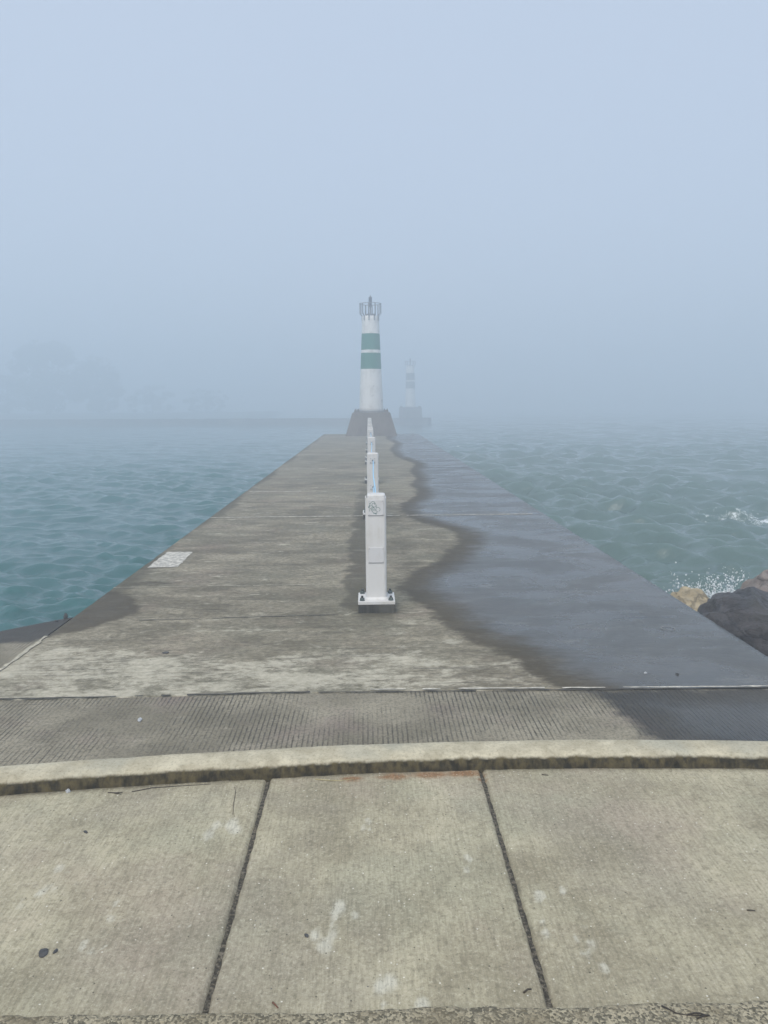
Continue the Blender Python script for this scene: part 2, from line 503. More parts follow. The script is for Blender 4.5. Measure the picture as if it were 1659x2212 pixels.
M = dict(
    deck=mat_deck(), ribbed=mat_ribbed(), pave=mat_pave(), joint=mat_joint(), kerb=mat_kerb(), rough=mat_rough(),
    seal=mat_plain('pale_joint_sealant', (0.50, 0.47, 0.40), 0.35, 30, 0.8),
    ring=mat_plain('dried_ring', (0.22, 0.215, 0.205), 0.3, 40, 0.7),
    scuff=mat_plain('scuffed_concrete', (0.40, 0.37, 0.29), 0.3, 25, 0.85),
    darkseal=mat_plain('dark_joint_dirt', (0.055, 0.050, 0.040), 0.4, 30, 0.9),
    patch=mat_plain('worn_white_paint', (0.46, 0.44, 0.39), 0.45, 22, 0.85),
    white=mat_paint('white_post_paint', (0.645, 0.64, 0.63), (0.40, 0.36, 0.29), 0.45, 0.42, 0.35, 1.4),
    plate=mat_paint('white_plate_paint', (0.60, 0.60, 0.605), (0.42, 0.39, 0.33), 0.35, 0.45, 0.25, 2.0),
    edge=mat_plain('painted_plate_shadow', (0.05, 0.048, 0.045), 0.3, 40, 0.8),
    nut=mat_plain('weathered_galvanised_steel', (0.090, 0.115, 0.110), 0.35, 60, 0.55, metal=0.3),
    bolt=mat_plain('dark_bolt_steel', (0.045, 0.047, 0.046), 0.4, 60, 0.55, metal=0.3),
    screw=mat_plain('painted_screw', (0.55, 0.54, 0.53), 0.25, 90, 0.5),
    hole=mat_plain('painted_hole_dark', (0.012, 0.012, 0.012), 0.2, 40, 0.8),
    grout=mat_concrete_wall('dark_grout', (0.028, 0.027, 0.022), (0.090, 0.086, 0.072), 3.0),
    ink=mat_plain('green_marker_ink', (0.002, 0.10, 0.082), 0.2, 50, 0.6, 0.0),
    cable=mat_plain('pale_blue_cable', (0.36, 0.66, 0.90), 0.08, 30, 0.5, 0.05),
    ltwhite=mat_tower('lighthouse_white_paint', (0.72, 0.71, 0.69), (0.33, 0.31, 0.28), 0.75, 0.6, 0.0, 0.5),
    ltgreen=mat_paint('lighthouse_green_paint', (0.006, 0.150, 0.098), (0.03, 0.18, 0.13), 0.5, 0.55, 0.0, 0.6),
    lthazed=mat_paint('fog_greyed_band_paint', (0.115, 0.150, 0.150), (0.20, 0.22, 0.22), 0.5, 0.6, 0.0, 0.6),  # green bands with extra fog greyed into their colour
    steel=mat_plain('grey_cage_steel', (0.20, 0.205, 0.215), 0.25, 15, 0.6, metal=0.2),
    lens=mat_plain('dark_lantern_lens', (0.060, 0.062, 0.085), 0.3, 25, 0.3),
    base=mat_concrete_wall('lighthouse_base_concrete', (0.100, 0.082, 0.066), (0.160, 0.136, 0.114)),
    breakw=mat_concrete_wall('breakwater_stone', (0.06, 0.06, 0.055), (0.14, 0.135, 0.12), 0.6),
    water=mat_water(),
    tanrock=mat_rock('tan_limestone', (0.42, 0.335, 0.20), (0.68, 0.57, 0.38), (0.50, 0.39, 0.23)),
    darkrock=mat_rock('dark_wet_rock', (0.034, 0.029, 0.030), (0.105, 0.094, 0.092), (0.062, 0.058, 0.044), 0.7),
    pinkrock=mat_rock('pinkish_granite', (0.24, 0.195, 0.165), (0.36, 0.30, 0.265), (0.30, 0.20, 0.175)),
    leaf=mat_leaf('leaf_green', (0.035, 0.060, 0.025), (0.075, 0.10, 0.045)),
    bark=mat_plain('bark', (0.08, 0.065, 0.05), 0.3, 8, 0.9),
    shore=mat_plain('shore_soil', (0.09, 0.095, 0.06), 0.4, 0.8, 0.95),
    twig=mat_plain('dark_twig', (0.035, 0.026, 0.018), 0.4, 60, 0.8),
    redtwig=mat_plain('reddish_twig', (0.16, 0.07, 0.04), 0.3, 60, 0.8),
    straw=mat_plain('dry_straw', (0.42, 0.36, 0.20), 0.25, 60, 0.8),
    stone=mat_plain('dark_grey_stone', (0.055, 0.055, 0.055), 0.4, 60, 0.7),
    palestone=mat_plain('pale_stone', (0.42, 0.43, 0.44), 0.25, 60, 0.75),
    spray=mat_spray(),
)


# ------------------------------------------------------------------ maps drawn on the ground
def poly_sd(P, poly):
    """signed distance of points P (n,2) to a closed polygon, positive inside"""
    poly = np.asarray(poly, float)
    d = np.full(len(P), 1e9)
    ins = np.zeros(len(P), bool)
    for i in range(len(poly)):
        a, b = poly[i], poly[(i + 1) % len(poly)]
        e = b - a
        w = P - a
        t = np.clip((w @ e) / (e @ e + 1e-12), 0, 1)
        d = np.minimum(d, np.hypot(*(w - t[:, None] * e).T))
        c = ((a[1] > P[:, 1]) != (b[1] > P[:, 1]))
        with np.errstate(divide='ignore', invalid='ignore'):
            xi = (b[0] - a[0]) * (P[:, 1] - a[1]) / (b[1] - a[1]) + a[0]
        ins ^= c & (P[:, 0] < xi)
    return np.where(ins, d, -d)


def line_d(P, line):
    d = np.full(len(P), 1e9)
    for i in range(len(line) - 1):
        a, b = np.array(line[i]), np.array(line[i + 1])
        e = b - a
        w = P - a
        t = np.clip((w @ e) / (e @ e + 1e-12), 0, 1)
        d = np.minimum(d, np.hypot(*(w - t[:, None] * e).T))
    return d


def xy(px, py, z=0.0):
    p = at(px, py, z)
    return (p.x, p.y)


def crop5(x, y):            # a close-up of the photograph's right half, back to the whole photograph
    return xy((1500 + 0.9186 * x) / 1.8228, (1650 + 0.9186 * y) / 1.8228)


def crop6(x, y):
    return xy((0.422 * x) / 1.8228, (2250 + 0.422 * y) / 1.8228)


edge_wet = [crop5(*p) for p in [(770, 1160), (690, 1120), (630, 1085), (560, 1030), (480, 985), (395, 955), (290, 905), (235, 865), (205, 820),
            (150, 785), (85, 750), (75, 715), (135, 655), (215, 620), (275, 580), (325, 520), (325, 490), (270, 468), (195, 450), (120, 425),
            (75, 395), (80, 365), (140, 335), (155, 305), (120, 280), (150, 255), (120, 225), (145, 192), (60, 160), (35, 130), (60, 105), (20, 85), (25, 68)]]
WET_R = [(2.9, 2.5)] + [crop5(1000, 1290), crop5(880, 1200)] + edge_wet + [(0.6, 37.5), (3.5, 37.5), (3.5, 2.5)]
WET_RIB = [xy(1240, 1489), xy(1300, 1505), xy(1325, 1530), xy(1370, 1560), xy(1395, 1590), xy(1410, 1625), (2.6, 2.6), (6, 2.6), (6, 6), xy(1659, 1480)]
WET_L = [crop6(*p) for p in [(880, 200), (960, 190), (1060, 205), (1180, 215), (1262, 260), (1290, 330), (1265, 378), (1100, 430), (850, 530),
         (600, 572), (420, 625), (370, 640), (-300, 690)]] + [(-6, 5.6), (-4, 7.5)]
WET_SPOTS = [(crop6(*p), r) for p, r in [((1410, 105), 0.10), ((1440, 125), 0.07), ((1530, 112), 0.06)]]


def wet_map(P):
    w = np.maximum(poly_sd(P, WET_R), np.minimum(poly_sd(P, WET_L) * 1.3 + 0.03, 0.13))
    for c, r in WET_SPOTS:
        d = np.hypot((P[:, 0] - c[0]) * 0.6, P[:, 1] - c[1])
        w = np.maximum(w, r * 0.6 - d)
    return np.clip(w, -1.5, 1.5)


# the pier runs along +Y; its deck is the level 0
PX0, PX1, PY1 = -2.11, 2.33, 36.6
POST_X = 0.045
POST_Y = [5.49, 9.93, 14.35, 18.75, 20.15, 23.2, 27.6, 32.0]


def joint_y(x):             # seam between the pier and the grooved slab by the shore
    a, b, c = at(0, 1512), at(830, 1492.5), at(1659, 1486.5)
    x = np.asarray(x, float)
    return np.where(x < b.x, a.y + (x - a.x) / (b.x - a.x) * (b.y - a.y), b.y + (x - b.x) / (c.x - b.x) * (c.y - b.y))


# ------------------------------------------------------------------ pier
pier = empty('pier', (0, 4, 0))
tag(pier, 'long straight concrete pier, dry and pale on the left, wet and dark on the right', 'pier')


def child_of(o, root):
    o.parent = root
    o.matrix_parent_inverse = Matrix.Translation(-Vector(root.location))
    return o


def build_deck():
    xs = np.linspace(PX0, PX1, 96)
    t = np.concatenate([np.arange(0, 9, 0.045), 9 + np.cumsum(np.full(60, 0.12)), ])
    t = np.concatenate([t, np.linspace(t[-1] + 0.25, PY1 - 3.9, 70)])
    u = t / t[-1]
    X, U = np.meshgrid(xs, u)
    J = joint_y(X) + 0.006
    Y = J + U * (PY1 - J)
    Z = np.zeros_like(X)
    # tool-rounded arris on the long edges
    dx = np.minimum(X - PX0, PX1 - X)
    P = np.stack([X.ravel(), Y.ravel()], 1)
    wet = wet_map(P)
    # pale scaled band by the shore end
    b0 = 4.62 + 0.10 * np.sin(P[:, 0] * 2.1) - 0.10 * P[:, 0]
    worn = np.clip((b0 - P[:, 1]) / 0.30, -1, 1)
    worn = np.where(P[:, 0] > 0.2, worn - (P[:, 0] - 0.2) * 1.1, worn)
    worn = np.maximum(worn, 0.75 - np.hypot((P[:, 0] - 0.25) * 1.6, (P[:, 1] - 5.05)) * 2.6)
    worn = np.maximum(worn, 0.15 - np.abs(P[:, 1] - 5.1) * 0.5 - np.abs(P[:, 0] + 0.8) * 0.15)
    worn = np.clip(worn, -1, 1)
    # algae and run-off stains beside the row of posts
    moss = np.zeros(len(P))
    for py in POST_Y:
        moss = np.maximum(moss, 1.25 - np.hypot((P[:, 0] - POST_X) / 0.26, (P[:, 1] - py) / 0.5))
    dxp = P[:, 0] - POST_X + np.interp(P[:, 1], np.linspace(3, 37, 900), [.09 * mnoise.noise((y_ * 2.6, 0, 0)) + .07 * mnoise.noise((y_ * 11, 5, 0)) for y_ in np.linspace(3, 37, 900)])
    line = np.exp(-((dxp + 0.13) / 0.15) ** 4) * 1.0 + np.exp(-((dxp - 0.30) / 0.22) ** 2) * 0.55
    line *= np.clip((P[:, 1] - 5.3) / 0.3, 0, 1) * np.clip((19 - P[:, 1]) / 10, 0.25, 1)
    moss = np.maximum(moss, line)
    # damp margins along the free left edge
    moss = np.maximum(moss, 0.85 - (P[:, 0] - PX0) / 0.28 * 0.9 + 0.25 * np.sin(P[:, 1] * 1.3) - 0.6 * (P[:, 1] < 6.0))
    moss = np.clip(moss, 0, 1.2)
    for col, sg in ((0, 1), (-1, -1)):              # chipped long edges
        X[:, col] += sg * np.array([max(0, mnoise.noise((y_ * 1.7, 3.0 * sg, 0)) - .25) * .05 + .004 * mnoise.noise((y_ * 13, sg, 4)) + max(0, mnoise.noise((y_ * 5.5, 9 * sg, 2)) - .45) * .06 for y_ in Y[:, col]])
    V = np.stack([X, Y, Z], -1)
    nr, nc, _ = V.shape
    # outer rings: rounded edge then the face of the pier down into the water
    full = np.pad(V, ((2, 2), (2, 2), (0, 0)), mode='edge')
    def pad(a): return np.pad(a.reshape(nr, nc), 2, mode='edge').ravel()
    full[1, :, 2] -= 0.0; full[0, :, 2] = -2.4
    full[:, 1, 0] -= 0.010; full[:, 1, 2] -= 0.014
    full[:, -2, 0] += 0.010; full[:, -2, 2] -= 0.014
    full[:, 0, 0] -= 0.012; full[:, 0, 2] = -2.4
    full[:, -1, 0] += 0.012; full[:, -1, 2] = -2.4
    full[-2, :, 1] += 0.010; full[-2, :, 2] = np.minimum(full[-2, :, 2], -0.014)
    full[-1, :, 1] += 0.012; full[-1, :, 2] = -2.4
    full[0, :, 2] = -2.4
    v, q = skirted(full)
    me = np_mesh('deck', v, q)
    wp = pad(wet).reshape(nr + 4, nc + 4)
    wp[:, -2:] = np.minimum(wp[:, -2:], -0.3)       # light caught by the arris, painted as a pale strip through the wet map
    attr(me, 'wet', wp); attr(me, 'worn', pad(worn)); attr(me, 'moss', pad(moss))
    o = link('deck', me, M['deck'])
    child_of(o, pier)


build_deck()


def ragged(p, q, n, jit):
    p, q = Vector(p), Vector(q)
    return [p.lerp(q, i / n) + Vector((random.uniform(-jit, jit), random.uniform(-jit, jit), 0)) for i in range(n + 1)]


def seam(name, p, q, w, mat, jit=0.004, breaks=0.0, z=0.004, wj=0.5, parent=pier):
    bm = bmesh.new()
    pts = ragged((*p, z), (*q, z), int(max(6, (Vector(q) - Vector(p)).length / 0.045)), jit)
    run = []
    for a in pts:
        if random.random() < breaks:
            if len(run) > 1: add_strip(bm, run, [w * random.uniform(1 - wj, 1 + wj) for _ in run])
            run = []
        else: run.append(a)
    if len(run) > 1: add_strip(bm, run, [w * random.uniform(1 - wj, 1 + wj) for _ in run])
    o = obj(name, bm, mat)
    if parent: child_of(o, parent)
    return o


j0, j1 = at(690, 1496), at(1659, 1486.5)
a0, a1, a2 = at(-120, 1515), at(690, 1496), at(1659, 1486.5)
# seam between pier and grooved slab: dirt on the left, pale sealant left standing on the right
seam('seam_dirt', (a0.x, a0.y + .006), (a1.x, a1.y + .006), 0.014, M['darkseal'], 0.004, 0.08)
seam('seam_dirt', (a1.x, a1.y - .004), (a2.x + .6, a2.y - .004), 0.012, M['darkseal'], 0.002, 0.05)
seam('sealant', (at(800, 1494).x, float(joint_y(at(800, 1494).x)) + .012), (2.33, float(joint_y(2.33)) + .012), 0.013, M['seal'], 0.003, 0.09, 0.008)
# cross joints of the deck
b0, b1 = at(455, 1118.5), at(1150, 1110.5)
seam('sealant', (b0.x, b0.y), (b1.x, b1.y), 0.040, M['seal'], 0.005, 0.03, wj=0.4)
c0, c1 = at(236, 1270), at(690, 1263)
seam('sealant', (c0.x + .03, c0.y), (c1.x, c1.y), 0.011, M['scuff'], 0.004, 0.03)
d0, d1 = at(300, 1341), at(772, 1327)
seam('seam_dirt', (d0.x, d0.y), (d1.x, d1.y), 0.010, M['darkseal'], 0.004, 0.06)
for yy, x0f, x1f, m_ in ((13.05, -2.05, -1.15, 'seal'), (17.5, -2.05, -1.0, 'seal'), (22.3, -2.05, -0.9, 'seal'), (17.5, 0.5, 2.3, 'darkseal'), (26.0, -2.0, -0.6, 'seal')):
    seam('sealant' if m_ == 'seal' else 'seam_dirt', (x0f, yy), (x1f, yy - 0.02), 0.05, M[m_], 0.006, 0.02)
# scratches scraped into the surface
for p, q, w in ():
    a, b = at(*p), at(*q)
    seam('scrape', (a.x, a.y), (b.x, b.y), w, M['scuff'], 0.010, 0.0, wj=0.9)
# dried ring marks on the wet side
for px, py, rr in ((1379, 1343, .034), (1443, 1357, .042), (1400, 1322, .050)):
    c = at(px, py, .004)
    bm = bmesh.new()
    add_strip(bm, [c + Vector((rr * math.cos(t * .2618), rr * 1.1 * math.sin(t * .2618), 0)) for t in range(19 if px == 1400 else 25)], .007)
    child_of(obj('ring_stain', bm, M['ring']), pier)
# white painted rectangle by the left edge
bm = bmesh.new()
q = [at(317, 1226, .004), at(384, 1224, .004), at(417, 1192, .004), at(362, 1192, .004)]
n = 14
rows = []
for j in range(n + 1):
    a, b = q[0].lerp(q[3], j / n), q[1].lerp(q[2], j / n)
    rows.append([bm.verts.new(a.lerp(b, i / n) + Vector((random.uniform(-.008, .008), random.uniform(-.008, .008), 0))) for i in range(n + 1)])
for j in range(n):
    for i in range(n): bm.faces.new((rows[j][i], rows[j][i + 1], rows[j + 1][i + 1], rows[j + 1][i]))
child_of(obj('painted_rectangle', bm, M['patch']), pier)['label'] = 'worn white painted rectangle'

# ------------------------------------------------------------------ kerb, grooved slab, pavement
KZ, FZ = 0.010, -0.046
kb = [at(px, py, KZ) for px, py in [(0, 1655), (280, 1636), (560, 1620), (830, 1607), (1100, 1600), (1400, 1598.5), (1659, 1601)]]
kx = np.array([p.x for p in kb]); ky = np.array([p.y for p in kb])
kc = np.polyfit(kx, ky, 4)


def kerb_y(x):
    x = np.asarray(x, float)
    xc = np.clip(x, -1.75, 1.75)
    s = np.polyval(np.polyder(kc), xc)
    return np.polyval(kc, xc) + s * (x - xc) * 0.8


def build_kerb():
    xs = np.arange(-6, 6.001, 0.02)
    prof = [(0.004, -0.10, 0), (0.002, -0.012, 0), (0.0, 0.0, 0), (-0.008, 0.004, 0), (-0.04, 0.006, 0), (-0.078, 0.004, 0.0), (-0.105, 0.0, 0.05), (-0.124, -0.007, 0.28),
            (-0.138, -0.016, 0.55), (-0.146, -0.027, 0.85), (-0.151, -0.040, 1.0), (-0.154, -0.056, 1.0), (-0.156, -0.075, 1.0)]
    V = np.zeros((len(xs), len(prof), 3)); A = np.zeros((len(xs), len(prof)))
    for i, x in enumerate(xs):
        yb = float(kerb_y(x))
        for j, (dy, dz, f) in enumerate(prof):
            w = 0.010 * mnoise.noise((x * 2.3, j * .05, 1.0)) + 0.005 * mnoise.noise((x * 17, j * .4, 3.0)) + 0.003 * mnoise.noise((x * 45, j * .7, 8.0))
            chip = 0.018 * max(0, mnoise.noise((x * 5, 7.3, 2.2)) - 0.35) if j in (6, 7, 8) else 0
            V[i, j] = (x, yb + dy + w * (0.6 if j < 4 else 1.0) + chip, KZ + dz + (0.003 * mnoise.noise((x * 6, j * .5, 5)) if 1 < j < 11 else 0))
            A[i, j] = f
    v, q = skirted(V)
    me = np_mesh('kerb', v, q)
    attr(me, 'face', A.ravel())
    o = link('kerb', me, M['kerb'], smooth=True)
    tag(o, 'low rounded concrete kerb with pale top and dark mossy face across the foreground', 'kerb')


build_kerb()
SW = [at(145, 1336), at(0, 1363)]      # left sea wall edge: two points
sw_s = (SW[1].y - SW[0].y) / (SW[1].x - SW[0].x)


def build_ribbed():
    parts_v, parts_q, wets, off = [], [], [], 0
    def add(X, Y, skirt):
        nonlocal off
        Z = np.full_like(X, -0.003)
        V = np.stack([X, Y, Z], -1)
        if skirt:
            V = np.concatenate([V, V[-1:] + np.array([0, .010, -.014]), V[-1:] + np.array([0, .012, -2.4])], 0)
        v, q = skirted(V)
        P = v[:, :2]
        w = np.maximum(poly_sd(P, WET_RIB), np.minimum(poly_sd(P, WET_L) * 1.3 + 0.02, 0.10))
        parts_v.append(v); parts_q.append(q + off); wets.append(np.clip(w, -1.5, 1.5)); off += len(v)
    xs = np.concatenate([np.linspace(-8, -2.6, 30), np.linspace(-2.5, 2.9, 130), np.linspace(3.0, 8, 30)])
    X, U = np.meshgrid(xs, np.linspace(0, 1, 24))
    lo, hi = kerb_y(X) - 0.03, joint_y(X) - 0.002
    add(X, lo + U * (hi - lo), False)
    xs = np.linspace(-8, PX0 - 0.014, 120)
    X, U = np.meshgrid(xs, np.linspace(0, 1, 30))
    lo = joint_y(X) - 0.002
    hi = SW[0].y + (X - SW[0].x) * sw_s + 0.025 * np.sin(X * 5)
    add(X, lo + U * (hi - lo), True)
    me = np_mesh('grooved_pavement', np.concatenate(parts_v), np.concatenate(parts_q))
    attr(me, 'wet', np.concatenate(wets))
    tag(link('grooved_pavement', me, M['ribbed']), kind='structure')


build_ribbed()
# the quay to the right of the pier's root: smooth wet concrete, ends at the boulders
bm = bmesh.new()
eR = at(1650, 1424)
add_box(bm, (PX1 + 0.016, float(joint_y(2.33)) + 0.004, -2.4), (8.0, eR.y, -0.003), 0.012, 2)
o = obj('quay', bm, M['deck'])
nv = len(o.data.vertices)
attr(o.data, 'wet', np.full(nv, 1.2)); attr(o.data, 'worn', np.full(nv, -1.0)); attr(o.data, 'moss', np.zeros(nv))
tag(o, kind='structure')
# pale joint sealant where the pier's left edge meets the shore slab
a, b = crop6(360, 608), crop6(-160, 920)
seam('sealant', (PX0 - .004, a[1]), (PX0 - .004, b[1] - .3), 0.022, M['scuff'], 0.006, 0.0, 0.005, wj=0.5)

L0, L1 = at(578, 1690, FZ), at(443, 2180, FZ)
Q0, Q1 = at(1040, 1668, FZ), at(1192, 2180, FZ)


def build_pavement():
    parts_v, parts_q, A, off = [], [], dict(pale=[], stain=[], rust=[]), 0
    def lineL(y): return L0.x + (y - L0.y) / (L1.y - L0.y) * (L1.x - L0.x)
    def lineQ(y): return Q0.x + (y - Q0.y) / (Q1.y - Q0.y) * (Q1.x - Q0.x)
    sp = 0.91
    bounds = [lambda y, k=k: lineL(y) - k * 1.52 for k in range(4, 0, -1)] + [lineL, lineQ] + [lambda y, k=k: lineQ(y) + k * 1.52 for k in range(1, 5)]
    pales = [((480, 1783), .10), ((110, 1913), .09), ((228, 1980), .055), ((178, 2063), .065), ((720, 1955), .10), ((693, 2040), .08), ((1175, 1938), .075),
             ((1005, 1845), .075), ((1255, 2035), .08), ((850, 2170), .09), ((800, 1790), .05), ((1290, 2080), .05), ((60, 1950), .05), ((400, 2010), .05)]
    pales = [(xy(*p, FZ), r) for p, r in pales]
    prs = random.Random(5)
    pale_blobs = [((c[0] + prs.gauss(0, r * .32), c[1] + prs.gauss(0, r * .5)), r * prs.uniform(.25, .75)) for c, r in pales for _ in range(5)]
    rust = [(xy(1000, 1671, FZ), .09), (xy(1036, 1670, FZ), .045), (xy(930, 1674, FZ), .09), (xy(850, 1678, FZ), .08), (xy(760, 1683, FZ), .06), (xy(1042, 1683, FZ), .025)]
    g = 0.0055
    for i in range(len(bounds) - 1):
        us = np.concatenate([[0, .002, .006, .012], np.linspace(.03, .97, 90), [.988, .994, .998, 1.0]])
        vs = np.linspace(0, 1, 110)
        U, Vv = np.meshgrid(us, vs)
        yn = 0.55
        Xm, wid_ = 0.5 * (bounds[i](2.5) + bounds[i + 1](2.5)), bounds[i + 1](2.5) - bounds[i](2.5)
        Yt = kerb_y(Xm + (U - .5) * wid_) - 0.145
        Y = yn + Vv * (Yt - yn)
        X0, X1 = bounds[i](Y) + g, bounds[i + 1](Y) - g
        wv = 0.0013 * np.sin(Y * 31 + i) + 0.0012 * np.sin(Y * 87 + 2 * i)
        X = X0 + U * (X1 - X0)
        X = np.where(U < .02, X + wv, np.where(U > .98, X - wv * .8, X))
        e = np.minimum(U, 1 - U)
        Z = FZ - 0.016 * np.clip(1 - e / .012, 0, 1) ** 2
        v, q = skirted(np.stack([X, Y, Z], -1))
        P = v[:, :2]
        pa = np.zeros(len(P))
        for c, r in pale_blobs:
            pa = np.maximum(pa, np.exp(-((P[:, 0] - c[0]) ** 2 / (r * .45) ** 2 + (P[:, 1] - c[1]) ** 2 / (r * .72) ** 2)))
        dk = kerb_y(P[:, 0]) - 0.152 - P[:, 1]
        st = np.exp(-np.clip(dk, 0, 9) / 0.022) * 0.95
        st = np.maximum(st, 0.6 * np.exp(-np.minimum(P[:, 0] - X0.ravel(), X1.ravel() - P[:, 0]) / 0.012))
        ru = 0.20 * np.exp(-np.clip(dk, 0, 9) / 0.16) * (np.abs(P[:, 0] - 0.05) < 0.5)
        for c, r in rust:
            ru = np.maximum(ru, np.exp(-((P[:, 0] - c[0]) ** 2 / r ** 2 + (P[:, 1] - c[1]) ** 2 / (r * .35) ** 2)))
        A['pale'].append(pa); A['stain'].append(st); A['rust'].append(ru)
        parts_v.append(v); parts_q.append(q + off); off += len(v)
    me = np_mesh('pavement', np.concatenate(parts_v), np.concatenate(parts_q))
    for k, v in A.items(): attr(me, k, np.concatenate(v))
    tag(link('pavement', me, M['pave']), kind='structure')
    bm = bmesh.new()
    v = [bm.verts.new(c) for c in ((-8, 0.4, FZ - .012), (8, 0.4, FZ - .012), (8, 3.3, FZ - .012), (-8, 3.3, FZ - .012))]
    bm.faces.new(v)
    tag(obj('joint_filler', bm, M['joint']), kind='structure')


build_pavement()


def build_rough():
    """coarse aggregate apron at the photographer's feet, its lip spilling over the slabs"""
    xs = np.arange(-4, 4.001, 0.012)
    ed = np.array([at(830, 2184, FZ).y + 0.012 * mnoise.noise((x * 3.1, 0, 0)) + 0.008 * mnoise.noise((x * 19, 4, 0)) + (0.010 if x < -0.70 else 0) for x in xs])
    ts = np.concatenate([[0, 0.004, 0.010], np.linspace(0.02, 1.1, 50)])
    V = np.zeros((len(xs), len(ts), 3))
    for i, x in enumerate(xs):
        for j, t in enumerate(ts):
            z = FZ + (-0.012, 0.006, 0.011)[j] if j < 3 else FZ + 0.012 + 0.003 * mnoise.noise((x * 30, t * 30, 0))
            V[i, j] = (x, ed[i] - t + 0.004 * mnoise.noise((x * 60, j, 0)), z)
    v, q = skirted(V)
    tag(link('aggregate_apron', np_mesh('aggregate_apron', v, q), M['rough'], smooth=True), kind='structure')


build_rough()


# ------------------------------------------------------------------ posts
def rounded_rect(w, d, r, n=6):
    pts = []
    for cx, cy, a0_ in ((w / 2 - r, d / 2 - r, 0), (-w / 2 + r, d / 2 - r, 90), (-w / 2 + r, -d / 2 + r, 180), (w / 2 - r, -d / 2 + r, 270)):
        for k in range(n + 1):
            a = R(a0_ + 90 * k / n)
            pts.append((cx + r * math.cos(a), cy + r * math.sin(a)))
    return pts


def add_prism(bm, rings, cap=True):
    rs = [[bm.verts.new((x, y, z)) for x, y in pts] for pts, z in rings]
    for j in range(len(rs) - 1):
        n = len(rs[j])
        for k in range(n): bm.faces.new((rs[j][k], rs[j][(k + 1) % n], rs[j + 1][(k + 1) % n], rs[j + 1][k]))
    if cap:
        bm.faces.new(rs[-1]); bm.faces.new(rs[0][::-1])


PW, PD, PTOP = 0.150, 0.150, 0.838


def part(name, bm, mats, parent, smooth=False):
    return obj(name, bm, mats, parent, smooth)


